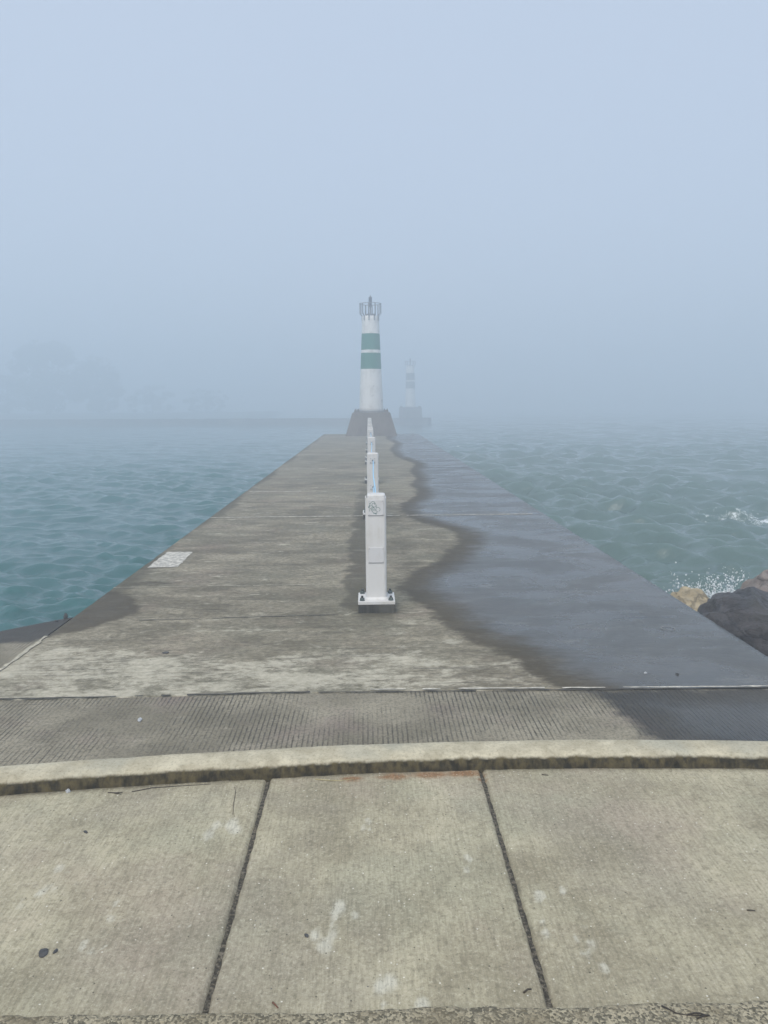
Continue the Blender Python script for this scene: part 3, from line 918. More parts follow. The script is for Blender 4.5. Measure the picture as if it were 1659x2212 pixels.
def make_post(first):
    t = empty('post', (0, 0, 0))
    bm = bmesh.new()
    P = [(-.134, -.134), (.134, -.134), (.134, .134), (-.134, .134)]
    b = bmesh.new()
    bmesh.ops.create_grid(b, x_segments=10, y_segments=10, size=0.132)
    b.free()
    add_box(bm, (-.132, -.132, -0.01), (.132, .132, .060), 0.006, 2)
    for v in bm.verts:
        v.co += Vector((random.uniform(-.003, .003), random.uniform(-.003, .003), 0))
    part('grout_pad', bm, M['grout'], t)
    bm = bmesh.new()
    add_box(bm, (-.133, -.133, .061), (.133, .133, .086), 0.003, 2)
    part('base_plate', bm, M['white'], t)
    bm = bmesh.new()
    add_prism(bm, [(rounded_rect(PW + .026, PD + .026, .034), .0862), (rounded_rect(PW + .022, PD + .022, .033), .091), (rounded_rect(PW + .004, PD + .004, .027), .101)], True)
    part('weld_collar', bm, M['white'], t)
    bm = bmesh.new()
    r = 0.022
    top = PTOP if not first else PTOP - 0.012
    add_prism(bm, [(rounded_rect(PW, PD, r), .09), (rounded_rect(PW, PD, r), top - .0015), (rounded_rect(PW - .003, PD - .003, r), top),
                   (rounded_rect(PW - .012, PD - .012, r * .8), top), (rounded_rect(PW - .013, PD - .013, r * .8), top - .022)], True)
    part('column', bm, M['white'], t)
    bm = bmesh.new()
    off = 0.004 if first else 0.0
    cw = PW - .020 if first else PW - .0135
    rings = []
    zt = top + (0.022 if first else 0.012)
    for k in range(6):
        a = k / 5 * math.pi / 2
        s = 0.012 * (1 - math.cos(a))
        rings.append(([(x + off, y) for x, y in rounded_rect(cw - 2 * s, cw - 2 * s, r)], zt - 0.012 + 0.012 * math.sin(a)))
    rings.insert(0, ([(x + off, y) for x, y in rounded_rect(cw, cw, r)], top - .02))
    add_prism(bm, rings, True)
    part('cap', bm, M['white'], t)
    for sx in (-1, 1):
        for sy in (-1, 1):
            bm = bmesh.new()
            c = (sx * .103, sy * .103)
            add_lathe(bm, [(.019, .0865), (.019, .089)], 20, c)                     # washer
            hexr = [(.0165, .0892), (.0165, .104), (.0145, .106)]
            add_lathe(bm, hexr, 6, c)
            add_lathe(bm, [(.0085, .1062), (.0085, .119), (.0075, .120)], 12, c)
            for f in bm.faces:
                if f.calc_center_median().z > .1061: f.material_index = 1
            part('anchor_bolt', bm, [M['nut'], M['bolt']], t)
    for zc in (.755, .412):
        bm = bmesh.new()
        y0 = -PD / 2
        if first: hw = hh = .0555
        else: hw = hh = .034
        add_box(bm, (-hw, y0 - .0055, zc - hh), (hw, y0 - .0012, zc + hh), .0012, 1)
        pl = part('cover_plate' if first else 'cable_plate', bm, M['plate'], t)
        bm = bmesh.new()
        add_box(bm, (-hw + .001, y0 - .0035, zc - hh - .0022), (hw - .001, y0 + .002, zc - hh - .0002), 0, 1)
        part('plate_shadow', bm, M['edge'], pl)  # dark strip added below the plate as its painted shadow line
        si = hw - .0085
        for sx in (-1, 1):
            for sz in (-1, 1):
                bm = bmesh.new()
                b = bmesh.new()
                bmesh.ops.create_cone(b, cap_ends=True, segments=12, radius1=.0042, radius2=.003, depth=.003)
                b.transform(Matrix.Translation((sx * si, y0 - .0068, zc + sz * si)) @ Matrix.Rotation(R(90), 4, 'X'))
                merge(bm, b)
                part('screw', bm, M['screw'] if first else M['bolt'], pl)
        if not first:
            bm = bmesh.new()
            b = bmesh.new()
            bmesh.ops.create_cone(b, cap_ends=True, segments=20, radius1=.0105, radius2=.0105, depth=.003)
            b.transform(Matrix.Translation((0.002, y0 - .0066, zc)) @ Matrix.Rotation(R(90), 4, 'X'))
            merge(bm, b)
            part('cable_hole', bm, M['hole'], pl)  # flat dark disc painted for the shade inside the hole
        elif zc > .6:
            # marker scribble of loops, read off the photograph's close-up of the plate (zoom px -> plate metres)
            def zp(x, y): return Vector(((x - 710) / 250 * .111, y0 - .0058, zc - (y - 382) / 255 * .111))
            strokes = [
                [(598, 372), (612, 345), (625, 312), (645, 285), (668, 278), (690, 287), (700, 305), (706, 322)],
                [(650, 322), (664, 308), (690, 305), (708, 315), (718, 340), (712, 362), (690, 372), (665, 362), (650, 340), (652, 325)],
                [(688, 330), (698, 320), (694, 308)],
                [(592, 370), (606, 356), (622, 348), (640, 346), (660, 358), (680, 378), (700, 398)],
                [(592, 372), (604, 380), (620, 392), (638, 402), (660, 396), (676, 382), (664, 372), (644, 378), (634, 395), (640, 412)],
                [(612, 340), (618, 360), (604, 378)],
                [(612, 405), (614, 440)],
                [(634, 402), (645, 430), (664, 455), (690, 470), (715, 470), (735, 455), (738, 444), (718, 436), (712, 415), (718, 390), (722, 360), (716, 335)],
                [(648, 418), (672, 408), (700, 408), (712, 420)],
                [(654, 436), (680, 428), (712, 434)],
                [(670, 470), (700, 480), (728, 476)],
                [(700, 488), (726, 486)],
                [(716, 380), (740, 374), (765, 380), (782, 402), (776, 428), (756, 443)],
                [(612, 318), (616, 300), (618, 318)],
            ]
            bm = bmesh.new()
            for s in strokes:
                # smooth the stroke
                for _ in range(2):
                    s = [s[0]] + [p for a_, b_ in zip(s[:-1], s[1:]) for p in ((a_[0] * .75 + b_[0] * .25, a_[1] * .75 + b_[1] * .25), (a_[0] * .25 + b_[0] * .75, a_[1] * .25 + b_[1] * .75))] + [s[-1]]
                add_strip(bm, [zp(*p) for p in s], .0026, up=Vector((0, 1, 0)))
            part('graffiti', bm, M['ink'], pl)['label'] = 'loose green marker scribble of loops'
    return t


def copy_tree(o, parent=None):
    c = o.copy()
    COL.objects.link(c)
    if parent: c.parent = parent
    for ch in list(o.children): copy_tree(ch, c)
    return c


PG = 'white steel posts along the middle of the pier'
PL = ['nearest and largest white square post with green graffiti scribble on its upper plate',
      'second white post from the camera, carrying cable plates and pale blue cables',
      'third white post from the camera along the pier',
      'fourth white post from the camera along the pier',
      'fifth white post from the camera, set close behind the fourth',
      'sixth white post from the camera, third from the lighthouse base',
      'seventh white post from the camera, next to last before the lighthouse base',
      'last and smallest white post, just in front of the lighthouse base']
p0 = make_post(True)
p1 = make_post(False)
posts = [p0, p1] + [copy_tree(p1) for _ in POST_Y[2:]]
for i, (o, y) in enumerate(zip(posts, POST_Y)):
    o.location = (POST_X + 0.004 * i * (i < 3), y, 0)
    tag(o, PL[i], 'post', PG)

# pale blue cables strung through the posts
names = ['nearest', 'second', 'third', 'fourth', 'fifth', 'sixth', 'seventh', 'last']
for i in range(3):
    for zc, nm in ((.755, 'upper'), (.412, 'lower')):
        a = Vector((POST_X + .002, POST_Y[i] + PD / 2 + .001, zc))
        b = Vector((POST_X + .010, POST_Y[i + 1] - PD / 2 - .008, zc))
        bm = bmesh.new()
        N = 24
        pts = []
        for k in range(N + 1):
            t = k / N
            p = a.lerp(b, t)
            p.z -= 0.035 * 4 * t * (1 - t)
            p.x += 0.006 * math.sin(7 * t + i) * (1 - t) * t * 4
            pts.append(p)
        add_tube(bm, pts, 0.0062, 8)
        tag(obj('cable', bm, M['cable'], None, True), f'{nm} pale blue cable strung between the {names[i]} and {names[i+1]} white posts', 'cable', 'pale blue cables between the posts')


# ------------------------------------------------------------------ lighthouses
def make_lighthouse(loc, base_b, base_t, base_h, rb, rt, th, bands, label, name='lighthouse', nst=10, rz=0.0, green=None):
    t = empty(name, loc, rz)
    tag(t, label, 'lighthouse', 'green banded lighthouses')
    # base
    bm = bmesh.new()
    hb, ht = base_b / 2, base_t / 2
    rings = [([(-hb, -hb), (hb, -hb), (hb, hb), (-hb, hb)], -0.02), ([(-ht, -ht), (ht, -ht), (ht, ht), (-ht, ht)], base_h - .03),
             ([(-ht + .03, -ht + .03), (ht - .03, -ht + .03), (ht - .03, ht - .03), (-ht + .03, ht - .03)], base_h)]
    add_prism(bm, rings)
    part('base', bm, M['base'], t)
    for sx in (-1, 1):
        for sy in (-1, 1):
            bm = bmesh.new()
            cx, cy = sx * (ht - .19), sy * (ht - .19)
            add_box(bm, (cx - .10, cy - .10, base_h - .01), (cx + .10, cy + .10, base_h + .10), .012, 2)
            for dx_ in (-.06, .06):
                add_lathe(bm, [(.022, base_h + .10), (.022, base_h + .13), (.012, base_h + .135), (.012, base_h + .165)], 8, (cx + dx_, cy))
            part('anchor_block', bm, M['base'], t)
    # tower with its painted bands
    bm = bmesh.new()
    zs = [0.0]
    for a, b in bands: zs += [a, b]
    zs.append(th)
    prof, mats = [], []
    for j in range(len(zs) - 1):
        n = max(2, int((zs[j + 1] - zs[j]) / .18))
        for k in range(n):
            z = zs[j] + (zs[j + 1] - zs[j]) * k / n
            prof.append((rb + (rt - rb) * z / th, base_h + z))
            mats.append(1 if j % 2 == 1 else 0)
    prof.append((rt, base_h + th)); mats.append(0)
    prof.append((rt - .02, base_h + th + .012)); 
    add_lathe(bm, prof, 64, mats=mats)
    part('tower', bm, [M['ltwhite'], M[green or 'ltgreen']], t, True)
    zt = base_h + th
    # two thin stiffening rims are not shown; a dark round platform tops the tower
    bm = bmesh.new()
    add_lathe(bm, [(rt * .66, zt + .010), (rt * .66, zt + .095), (rt * .64, zt + .10)], 40)
    part('platform', bm, M['steel'], t)
    # cage of flared flat bars with a top ring
    cr = rt * 1.29
    for k in range(nst):
        a = 2 * math.pi * (k + .25) / nst
        ca, sa = math.cos(a), math.sin(a)
        tang = Vector((-sa, ca, 0))
        rad = Vector((ca, sa, 0))
        path = [(rt + .012, zt - .20), (rt + .012, zt + .0), (cr, zt + .115), (cr, zt + .535)]
        bm = bmesh.new()
        prev = None
        for (r_, z_) in path:
            c = rad * r_ + Vector((0, 0, z_))
            ring = [bm.verts.new(c + tang * sx * .026 + rad * sy * .012) for sx, sy in ((-1, -1), (1, -1), (1, 1), (-1, 1))]
            if prev:
                for i in range(4): bm.faces.new((prev[i], prev[(i + 1) % 4], ring[(i + 1) % 4], ring[i]))
            else: bm.faces.new(ring[::-1])
            prev = ring
        bm.faces.new(prev)
        part('stanchion', bm, M['steel'], t)
    bm = bmesh.new()
    n = 48
    rings = []
    for k in range(n):
        a = 2 * math.pi * k / n
        rings.append([bm.verts.new((math.cos(a) * (cr + dr), math.sin(a) * (cr + dr), zt + .535 + dz)) for dr, dz in ((-.014, 0), (.014, 0), (.014, .026), (-.014, .026))])
    for k in range(n):
        for i in range(4): bm.faces.new((rings[k][i], rings[k][(i + 1) % 4], rings[(k + 1) % n][(i + 1) % 4], rings[(k + 1) % n][i]))
    part('ring_rail', bm, M['steel'], t)
    bm = bmesh.new()
    add_lathe(bm, [(.05, zt + .09), (.035, zt + .12), (.035, zt + .40), (.085, zt + .42), (.085, zt + .45)], 16)
    part('lantern_stand', bm, M['steel'], t)
    bm = bmesh.new()
    add_lathe(bm, [(.068, zt + .451), (.072, zt + .47), (.072, zt + .62), (.080, zt + .63), (.080, zt + .65), (.074, zt + .66), (.074, zt + .80), (.060, zt + .82)], 20)
    ln = part('lantern', bm, M['lens'], t)
    bm = bmesh.new()
    add_lathe(bm, [(.082, zt + .821), (.082, zt + .84), (.03, zt + .86), (.022, zt + .90), (.006, zt + .93)], 16)
    part('lantern_cap', bm, M['steel'], ln)
    return t


lb = at(803, 942)
LH = Vector((lb.x, lb.y + 1.13, 0))
make_lighthouse(LH, 2.30, 1.70, 1.03, .552, .372, 4.25, [(1.93, 2.64), (2.775, 3.485)],
                'nearer white lighthouse with two green bands on a sloped concrete base', rz=-R(0.8))

WZ = -1.2
bwR = at(921, 918, WZ)
l2 = at_y(886.5, 918, bwR.y + 1.4)
l2t = make_lighthouse((l2.x, l2.y, WZ + .78), 2.62, 2.50, 1.26, .60, .47, 4.75, [(2.16, 2.96), (3.13, 3.93)],
                'farther lighthouse fading into the fog, at the end of the breakwater', green='lthazed')


def build_breakwater():
    a = Vector((bwR.x, bwR.y, 0)); b = at(0, 920.5, WZ); b = Vector((b.x, b.y, 0))
    d = (b - a); L = d.length; d.normalize()
    nrm = Vector((d.y, -d.x, 0))
    if nrm.y > 0: nrm = -nrm            # towards the camera
    n = 240
    ext = L + 55
    prof = [(0.9, -1.0), (0.55, 0.12), (0.30, 0.45), (0.05, .76), (-1.4, .80), (-3.2, .76), (-3.6, .4), (-4.2, -1.0)]
    V = np.zeros((n + 1, len(prof), 3))
    for i in range(n + 1):
        s = -0.2 + ext * i / n
        for j, (o_, z) in enumerate(prof):
            k = 0.22 if j < 4 else 0.10
            p = a + d * s + nrm * (o_ + k * mnoise.noise((s * .9, j * 1.3, 0)))
            V[i, j] = (p.x, p.y, WZ + z + (k * .5 * mnoise.noise((s * 1.1, j * 2.1, 4)) if 0 < j < 7 else 0))
    v, q = skirted(V)
    me = np_mesh('breakwater', v, q)
    bm = bmesh.new(); bm.from_mesh(me); bpy.data.meshes.remove(me)
    bm.verts.ensure_lookup_table()
    k = len(prof)
    bm.faces.new([bm.verts[i] for i in range(k)])
    bm.faces.new([bm.verts[n * k + i] for i in range(k)][::-1])
    tag(obj('breakwater', bm, M['breakw']), 'low dark breakwater wall across the water behind the lighthouse, faint in the fog', 'breakwater')


build_breakwater()


# ------------------------------------------------------------------ far shore and its trees
def build_tree(name, label, base, h, wid, nl, seed, squat=0.35):
    rs = np.random.default_rng(seed)
    t = empty(name, base)
    tag(t, label, 'tree', 'foggy trees on the far left shore')
    bm = bmesh.new()
    add_tube(bm, [(0, 0, -.3), (0.1, 0, h * .25), (0.0, .1, h * .5), (0.15, 0, h * .8)], [h * .035, h * .028, h * .018, h * .006], 10)
    for k in range(7):
        a = rs.uniform(0, 2 * math.pi)
        z0 = h * rs.uniform(.25, .6)
        rr = wid * rs.uniform(.25, .42)
        add_tube(bm, [(0, 0, z0), (rr * .5 * math.cos(a), rr * .5 * math.sin(a), z0 + h * .10), (rr * math.cos(a), rr * math.sin(a), z0 + h * .2)], [h * .014, h * .009, h * .004], 6)
    part('trunk', bm, M['bark'], t)
    ncl = 62
    cs = []
    for k in range(ncl):
        a, rr, zz = rs.uniform(0, 2 * math.pi), math.sqrt(rs.uniform(0, 1)), rs.uniform(0, 1)
        env = math.sin(math.pi * (0.12 + 0.80 * zz)) ** .7
        cs.append((wid * .5 * rr * env * math.cos(a), wid * .5 * rr * env * math.sin(a), h * (squat * .6 + (1 - squat * .6) * zz), h * rs.uniform(.08, .16)))
    cs = np.array(cs)
    idx = rs.integers(0, ncl, nl)
    off = rs.normal(size=(nl, 3)); off /= np.linalg.norm(off, axis=1)[:, None]
    off *= (rs.uniform(.3, 1.0, nl) ** .5)[:, None]
    C = cs[idx, :3] + off * cs[idx, 3:4] * np.array([1.15, 1.15, .8])
    s = h * rs.uniform(.014, .030, nl)
    a = rs.normal(size=(nl, 3)); a /= np.linalg.norm(a, axis=1)[:, None]
    b = np.cross(a, rs.normal(size=(nl, 3))); b /= np.linalg.norm(b, axis=1)[:, None]
    V = np.stack([C - a * s[:, None], C + b * s[:, None] * .6, C + a * s[:, None], C - b * s[:, None] * .6], 1).reshape(-1, 3)
    link('crown', np_mesh('crown', V, np.arange(nl * 4).reshape(-1, 4)), M['leaf'], t)


def shore():
    xs = np.linspace(-200, -20, 60)
    V = np.zeros((60, 6, 3))
    for i, x in enumerate(xs):
        y0 = 142 + 6 * mnoise.noise((x * .05, 0, 0))
        for j, (dy, z) in enumerate(((0, -1.2), (0.6, -.3), (2, .2), (10, .5), (30, .6), (60, -1.5))):
            V[i, j] = (x, y0 + dy, WZ + .2 + z + .3 * mnoise.noise((x * .3, j * 2.0, 2)))
    v, q = skirted(V)
    tag(link('far_shore', np_mesh('far_shore', v, q), M['shore'], smooth=True), kind='structure')


shore()
GZ = WZ + .55
for nm, px, Y, hh, ww, nl, lab, sq in (
        ('tree', 105, 152, 13.1, 13.1, 9000, 'tallest foggy tree on the far left shore, a pale grey rounded ghost', .2),
        ('tree', 215, 158, 10.7, 11.8, 8000, 'foggy tree right beside the tallest one on the far left shore', .2),
        ('tree', 20, 160, 8.2, 10.9, 6000, 'lower foggy tree at the left border of the photo', .2),
        ('tree', 330, 154, 5.4, 10.4, 5000, 'low bushy foggy tree right of the two tall trees', .1),
        ('tree', 445, 157, 4.8, 9.9, 4500, 'lowest foggy tree, farthest right on the left shore', .1)):
    p = at_y(px, 900, Y)
    build_tree(nm, lab, (p.x, p.y, GZ), hh, ww, nl, int(px), sq)


# ------------------------------------------------------------------ water
def build_water():
    nt, r_min, r_max, ratio = 760, 3.2, 240.0, 1.0062
    nr = int(math.log(r_max / r_min) / math.log(ratio)) + 1
    rr = r_min * ratio ** np.arange(nr)
    th = np.linspace(R(-74), R(74), nt)
    th = np.sign(th) * (np.abs(th) / R(74)) ** 1.35 * R(74)
    RR, TH = np.meshgrid(rr, th, indexing='ij')
    X = (RR * np.sin(TH)).astype(np.float32)
    Y = (RR * np.cos(TH)).astype(np.float32)
    op = 1 / (1 + np.exp(-(X - 0.2 - np.clip(38 - Y, -9, 0) * 0.0) / 0.8))      # 0 sheltered basin, 1 open lake
    op = np.where(Y > 40, op * 0 + 1 / (1 + np.exp(-(X - 2) / 5.0)), op).astype(np.float32)
    cell = (RR * 0.0062).astype(np.float32)
    Z = np.zeros_like(X); DX = np.zeros_like(X); DY = np.zeros_like(X)
    def waves(n, lmin, lmax, amp, mainang, spread, gate, chop, pw):
        nonlocal Z, DX, DY
        for k in range(n):
            L = lmin * (lmax / lmin) ** rng.uniform()
            a = mainang + rng.normal() * spread
            kx_, ky_ = math.cos(a) * 2 * math.pi / L, math.sin(a) * 2 * math.pi / L
            A = amp * (L / lmax) ** pw * rng.uniform(.5, 1.4)
            ph = rng.uniform(0, 2 * math.pi)
            fade = np.clip(L / (cell * 2.6) - 0.6, 0, 1)
            arg = kx_ * X + ky_ * Y + ph
            g = gate * fade * A
            Z += g * np.sin(arg)
            c = np.cos(arg) * g * chop
            DX += c * math.cos(a); DY += c * math.sin(a)
    # patches of stronger and weaker wind
    pat = 0.75 + 0.35 * np.sin(X * .21 + Y * .13 + 1) * np.sin(X * .09 - Y * .17 + 2)
    waves(90, 0.18, 1.0, 0.0180, R(255), 0.50, (1 - op) * pat, 0.35, 0.85)
    waves(10, 1.3, 4.0, 0.018, R(262), 0.35, (1 - op), 0.8, 0.9)
    waves(100, 0.22, 1.5, 0.0265, R(243), 0.48, op * pat, 0.22, 0.85)
    waves(18, 1.7, 5.5, 0.034, R(236), 0.32, op, 0.3, 0.8)
    crest = Z / np.where(op > .5, .20, .05)
    X2, Y2 = X + DX, Y + DY
    foam = np.zeros_like(Z)
    def blob(px, py, sx, sy, v):
        nonlocal foam
        p = at(px, py, WZ)
        foam = np.maximum(foam, v * np.exp(-((X - p.x) / sx) ** 2 - ((Y - p.y) / sy) ** 2))
    blob(1600, 1120, 1.6, .30, .50); blob(1520, 1108, 1.1, .30, .48); blob(1655, 1128, .9, .4, .62)
    blob(1570, 1113, 2.6, .22, .44); blob(1610, 1128, 1.6, .16, .42); blob(985, 966, 1.0, .5, .55); blob(1155, 1108, .25, .12, .5)
    blob(1445, 1288, .12, .10, .5)
    for k in range(0):
        x_, y_ = rng.uniform(3.5, 16), rng.uniform(9, 40)
        foam = np.maximum(foam, .30 * np.exp(-((X - x_) / .30) ** 2 - ((Y - y_) / .10) ** 2))
    v = np.stack([X2, Y2, WZ + Z], -1).reshape(-1, 3)
    me = np_mesh('water', v, grid_quads(nr, nt)[:, ::-1])
    attr(me, 'open', op); attr(me, 'crest', crest); attr(me, 'foam', foam)
    tag(link('water', me, M['water'], smooth=True), kind='structure')


build_water()


# ------------------------------------------------------------------ boulders by the right edge
def make_rock(label, mat, loc, size, rot, seed, cuts=26, lowz=None, flat=None):
    rs = random.Random(seed)
    bm = bmesh.new()
    bmesh.ops.create_icosphere(bm, subdivisions=6, radius=1.0)
    planes = []
    for _ in range(cuts):
        v = Vector((rs.gauss(0, 1), rs.gauss(0, 1), rs.gauss(0, 1))).normalized()
        planes.append((v, rs.uniform(.74, 1.0)))
    if flat: planes += flat
    rm = Matrix.Rotation(rot[2], 3, 'Z') @ Matrix.Rotation(rot[1], 3, 'Y') @ Matrix.Rotation(rot[0], 3, 'X')
    o_ = Vector((seed * 3.7, seed * 1.3, 0))
    for v in bm.verts:
        p = v.co.copy() * 1.15
        for n, d in planes:
            e = p.dot(n) - d
            if e > 0: p -= n * e
        q = p * 1.6 + o_
        p *= 1 + .07 * mnoise.noise(q) + .04 * mnoise.noise(q * 2.7)
        cell = mnoise.voronoi(q * 1.9)[0]
        p *= 1 + .07 * (cell[1] - cell[0]) - .03
        # bedding steps
        s = p.z * 7 + 1.2 * mnoise.noise(q * .8)
        p += Vector((p.x, p.y, 0)) * (.022 * (abs((s % 1) - .5) * 2 - .5))
        p += v.co * (.034 * mnoise.fractal(q * 5, 1.0, 2.0, 5))
        v.co = rm @ Vector((p.x * size[0], p.y * size[1], p.z * size[2]))
    low = np.array([v.co.z + loc[2] for v in bm.verts])
    o = obj('boulder', bm, mat, None, True)
    o.data.set_sharp_from_angle(angle=R(24))
    o.location = loc
    attr(o.data, 'low', np.clip(((lowz if lowz is not None else -.55) - low) / .5 + .35, 0, 1))
    tag(o, label, 'boulder', 'boulders along the right side of the pier')
    return o


def rp(px, py, z): return at(px, py, z)


def nv_(*a): return Vector(a).normalized()


make_rock('pale tan limestone boulder with splash behind it, nearest the water', M['tanrock'], (2.74, 6.06, -.66), (.52, .52, .66), (0, 0, 0), 5, 14, -.34,
          [(nv_(.38, -.12, .91), .72), (nv_(-.9, -.3, .3), .66), (nv_(.1, -.85, .5), .72), (nv_(-.2, .1, .97), .86)])
make_rock('large dark wet boulder leaning along the pier edge', M['darkrock'], (3.07, 5.40, -.80), (.74, 1.08, .80), (0, 0, .10), 12, 12, -.66,
          [(nv_(.36, -.22, .90), .86), (nv_(-.95, -.25, .0), .80)])
make_rock('pinkish grey boulder behind the dark one at the right border', M['pinkrock'], (3.48, 6.12, -.57), (.82, .55, .66), (0, 0, .2), 23, 14, -.75,
          [(nv_(.05, -.15, .98), .84)])
make_rock('brown grey boulder half under water beyond the pinkish one', M['pinkrock'], (4.15, 6.75, -1.0), (.62, .5, .72), (.1, .1, .9), 31, 26, -.8)

# the wave bursting against the tan boulder
bm = bmesh.new()
rs = random.Random(3)
sp = Vector((3.10, 6.72, -.31))
ico = bmesh.new()
bmesh.ops.create_icosphere(ico, subdivisions=1, radius=1.0)
iv = [v.co.copy() for v in ico.verts]
fi = [[v.index for v in f.verts] for f in ico.faces]
ico.free()


def drop(c, r_, st, ang):
    mtx = Matrix.Rotation(ang, 3, 'Y') @ Matrix.Diagonal(st)
    vs = [bm.verts.new(c + mtx @ (v * r_)) for v in iv]
    for f in fi: bm.faces.new([vs[i] for i in f])


# ragged jets: chains of drops thrown up and outwards, thinning towards their tips
for k in range(420):
    a = rs.gauss(0, .6)
    base = sp + Vector((rs.gauss(.05, .20), rs.gauss(0, .10), rs.uniform(-.4, .04)))
    vx, vz = math.sin(a) * rs.uniform(.2, .5), math.cos(a) * rs.uniform(.10, .62)
    vy = rs.gauss(0, .10)
    n = rs.randint(7, 16)
    for i in range(n):
        t = i / n
        c = base + Vector((vx * t, vy * t, vz * t - .28 * t * t)) + Vector((rs.gauss(0, .012), rs.gauss(0, .012), rs.gauss(0, .012)))
        drop(c, rs.uniform(.004, .0135) * (1.15 - t), (rs.uniform(.6, 1.2), 1, rs.uniform(.7, 1.9)), a)
for k in range(110):
    c = sp + Vector((rs.gauss(.03, .24), rs.gauss(0, .15), abs(rs.gauss(0, .17)) - .1))
    drop(c, rs.uniform(.003, .009), (1, 1, 1), 0)
tag(obj('splash', bm, M['spray'], None, True), 'white splash of a wave bursting up behind the tan boulder', 'splash', kind='stuff')


# ------------------------------------------------------------------ litter on the concrete
def pebble(name, label, mat, px, py, z, size, seed, cat='stone', flat=.45):
    rs = random.Random(seed)
    bm = bmesh.new()
    bmesh.ops.create_icosphere(bm, subdivisions=3, radius=1.0)
    for v in bm.verts:
        q = v.co * 1.3 + Vector((seed, 0, 0))
        v.co *= 1 + .35 * mnoise.noise(q)
        v.co = Vector((v.co.x * size[0], v.co.y * size[1], v.co.z * size[2]))
    o = obj(name, bm, mat, None, True)
    p_ = at(px, py, z)
    o.location = (p_.x, p_.y, z + size[2] * flat)
    o.rotation_euler = (0, 0, rs.uniform(0, 3))
    tag(o, label, cat, 'loose stones on the concrete')


pebble('stone', 'flat dark grey stone on the lower left paving slab', M['stone'], 93, 2060, FZ, (.013, .017, .005), 1)
pebble('stone', 'narrow dark chip beside the flat dark stone', M['stone'], 120, 2056, FZ, (.005, .010, .004), 2)
pebble('stone', 'small pale pebble at the foot of the kerb on the left', M['palestone'], 147, 1711, FZ, (.009, .008, .009), 3)
pebble('stone', 'tiny black chip in the middle of the centre slab', M['stone'], 662, 2022, FZ, (.005, .009, .004), 4)
pebble('stone', 'small black chip on the left slab below the kerb', M['stone'], 185, 1798, FZ, (.012, .005, .004), 6)
pebble('stone', 'dark pointed stone at the sea wall corner on the left', M['stone'], 142, 1334, 0, (.013, .012, .022), 8)
pebble('stone', 'flat dark stone beside the pointed one on the sea wall edge', M['stone'], 121, 1342, 0, (.014, .012, .007), 9)
pebble('stone', 'pale pebble on the grooved concrete left of centre', M['palestone'], 302, 1555, 0, (.022, .010, .004), 10)
pebble('stone', 'dark clump of grit on the pale band of the pier', M['stone'], 358, 1411, 0, (.020, .014, .007), 14)
pebble('stone', 'white speck on the wet side near the front seam', M['palestone'], 1394, 1454, 0, (.012, .008, .005), 11)
pebble('stone', 'black speck on the wet side near the front seam', M['stone'], 1463, 1457, 0, (.012, .009, .006), 12)


def twig(label, mat, pts, z, rad):
    bm = bmesh.new()
    for s in pts:
        P = [at(px, py, z) + Vector((0, 0, rad * (1.0 + .8 * math.sin(i * 1.7)))) for i, (px, py) in enumerate(s)]
        add_tube(bm, P, [rad * (1 - .5 * i / len(P)) for i in range(len(P))], 6)
    o = obj('twig', bm, mat, None, True)
    tag(o, label, 'twig', 'twigs on the paving')


twig('long dark forked twig at the lower right corner', M['twig'], [[(1429, 2174), (1445, 2183), (1462, 2190), (1485, 2194), (1533, 2195)], [(1485, 2194), (1500, 2191), (1512, 2190), (1531, 2195)], [(1505, 2202), (1520, 2197), (1533, 2195)]], FZ + .012, .0022)
twig('short bent dark twig right of the right hand joint', M['twig'], [[(1131, 2146), (1140, 2140), (1148, 2138)]], FZ, .0026)
twig('thin dark twig near the right border', M['twig'], [[(1613, 1967), (1623, 1968), (1631, 1968)]], FZ, .0018)
twig('reddish twig lying at the bottom edge of the centre slab', M['redtwig'], [[(589, 2167), (595, 2174), (601, 2179)]], FZ, .0025)
twig('pale dry straw along the kerb foot in the centre', M['straw'], [[(681, 1684), (705, 1687), (735, 1687), (764, 1683)]], FZ, .0022)
twig('dark forked twig at the kerb foot left of the straw', M['twig'], [[(233, 1713), (250, 1714), (265, 1712)], [(240, 1713), (262, 1717)]], FZ, .002)
twig('long thin dark stem lying along the kerb foot', M['twig'], [[(285, 1711), (330, 1703), (380, 1699), (455, 1694)]], FZ, .0018)
twig('thin dark stalk lying beside the left hand joint', M['twig'], [[(503, 1760), (505, 1735), (509, 1712), (507, 1700)], ], FZ, .0012)
twig('short dark stick at the kerb foot right of the right hand joint', M['twig'], [[(1170, 1674), (1184, 1676)]], FZ, .002)

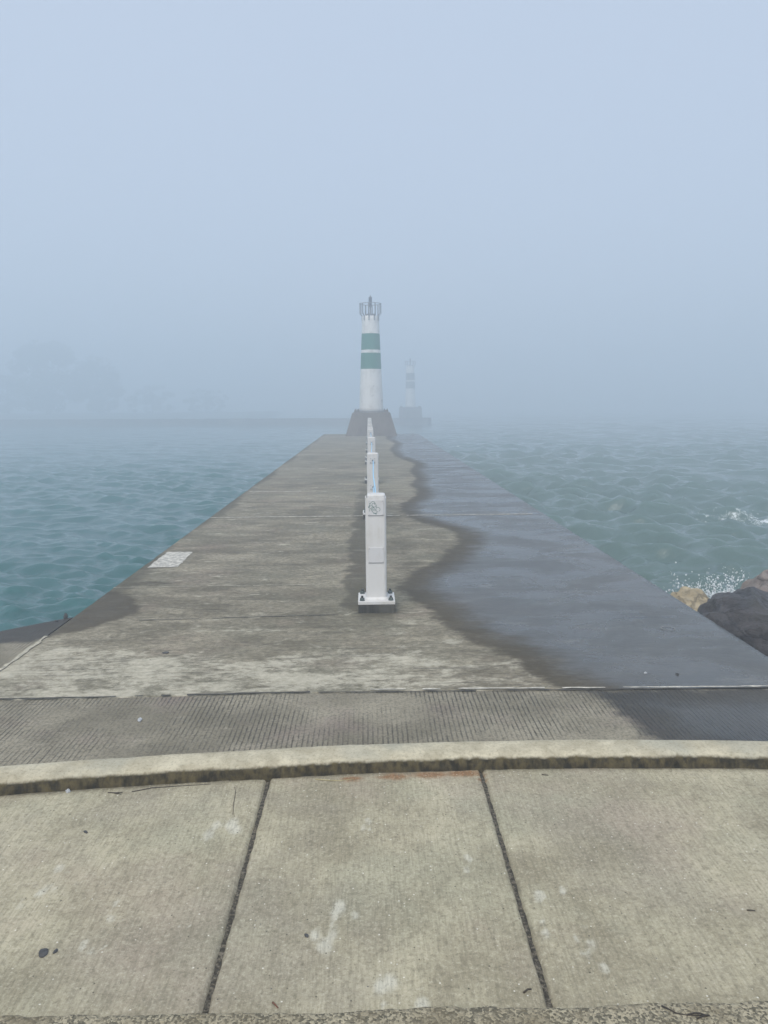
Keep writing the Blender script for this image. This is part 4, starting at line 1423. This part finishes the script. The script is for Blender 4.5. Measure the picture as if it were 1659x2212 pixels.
# ------------------------------------------------------------------ haze
bm = bmesh.new()
add_box(bm, (-252, -12, -3.7), (252, 262, 13.0))
hz = bpy.data.materials.new('fog')
hz.use_nodes = True
nt = hz.node_tree
nt.nodes.clear()
out = nt.nodes.new('ShaderNodeOutputMaterial')
pv = nt.nodes.new('ShaderNodeVolumePrincipled')
pv.inputs['Color'].default_value = (0.840, 0.917, 1.0, 1)
pv.inputs['Density'].default_value = 0.0196
pv.inputs['Anisotropy'].default_value = 0.25
nt.links.new(pv.outputs[0], out.inputs['Volume'])
tag(obj('haze', bm, hz), kind='stuff')

# ------------------------------------------------------------------ sky and light
SUN_EL, SUN_AZ = R(52), R(200)          # behind the camera, a little to the left; azimuth clockwise from +Y
world = bpy.data.worlds.new("World")
scene.world = world
world.use_nodes = True
nt = world.node_tree
bg = nt.nodes['Background']
sky = nt.nodes.new('ShaderNodeTexSky')
sky.sky_type = 'NISHITA'
sky.sun_disc = False
sky.sun_elevation = SUN_EL
sky.sun_rotation = SUN_AZ
sky.air_density = 1.0
sky.dust_density = 4.0
sky.ozone_density = 1.0
mx = nt.nodes.new('ShaderNodeMix')
mx.data_type = 'RGBA'
mx.inputs[0].default_value = 0.80                     # fog bank and cloud over the clear sky
nt.links.new(sky.outputs[0], mx.inputs[6])
mx.inputs[7].default_value = (5.3, 6.15, 7.5, 1)
nt.links.new(mx.outputs[2], bg.inputs['Color'])
bg.inputs['Strength'].default_value = 0.10
sd = bpy.data.lights.new('sun', 'SUN')
sd.energy = 2.3
sd.angle = R(40)
sd.color = (1.0, 0.93, 0.81)
sun = bpy.data.objects.new('sun', sd)
COL.objects.link(sun)
dv = Vector((math.sin(SUN_AZ) * math.cos(SUN_EL), math.cos(SUN_AZ) * math.cos(SUN_EL), math.sin(SUN_EL)))
sun.rotation_euler = dv.to_track_quat('Z', 'Y').to_euler()

# ------------------------------------------------------------------ render settings
scene.view_settings.view_transform = 'Standard'
scene.view_settings.look = 'None'
scene.view_settings.exposure = 0.26
scene.view_settings.gamma = 1.0
cy = scene.cycles
cy.max_bounces = 8
cy.diffuse_bounces = 3
cy.glossy_bounces = 3
cy.volume_bounces = 6
cy.use_denoising = True
cy.use_adaptive_sampling = False
cy.caustics_reflective = False
cy.caustics_refractive = False
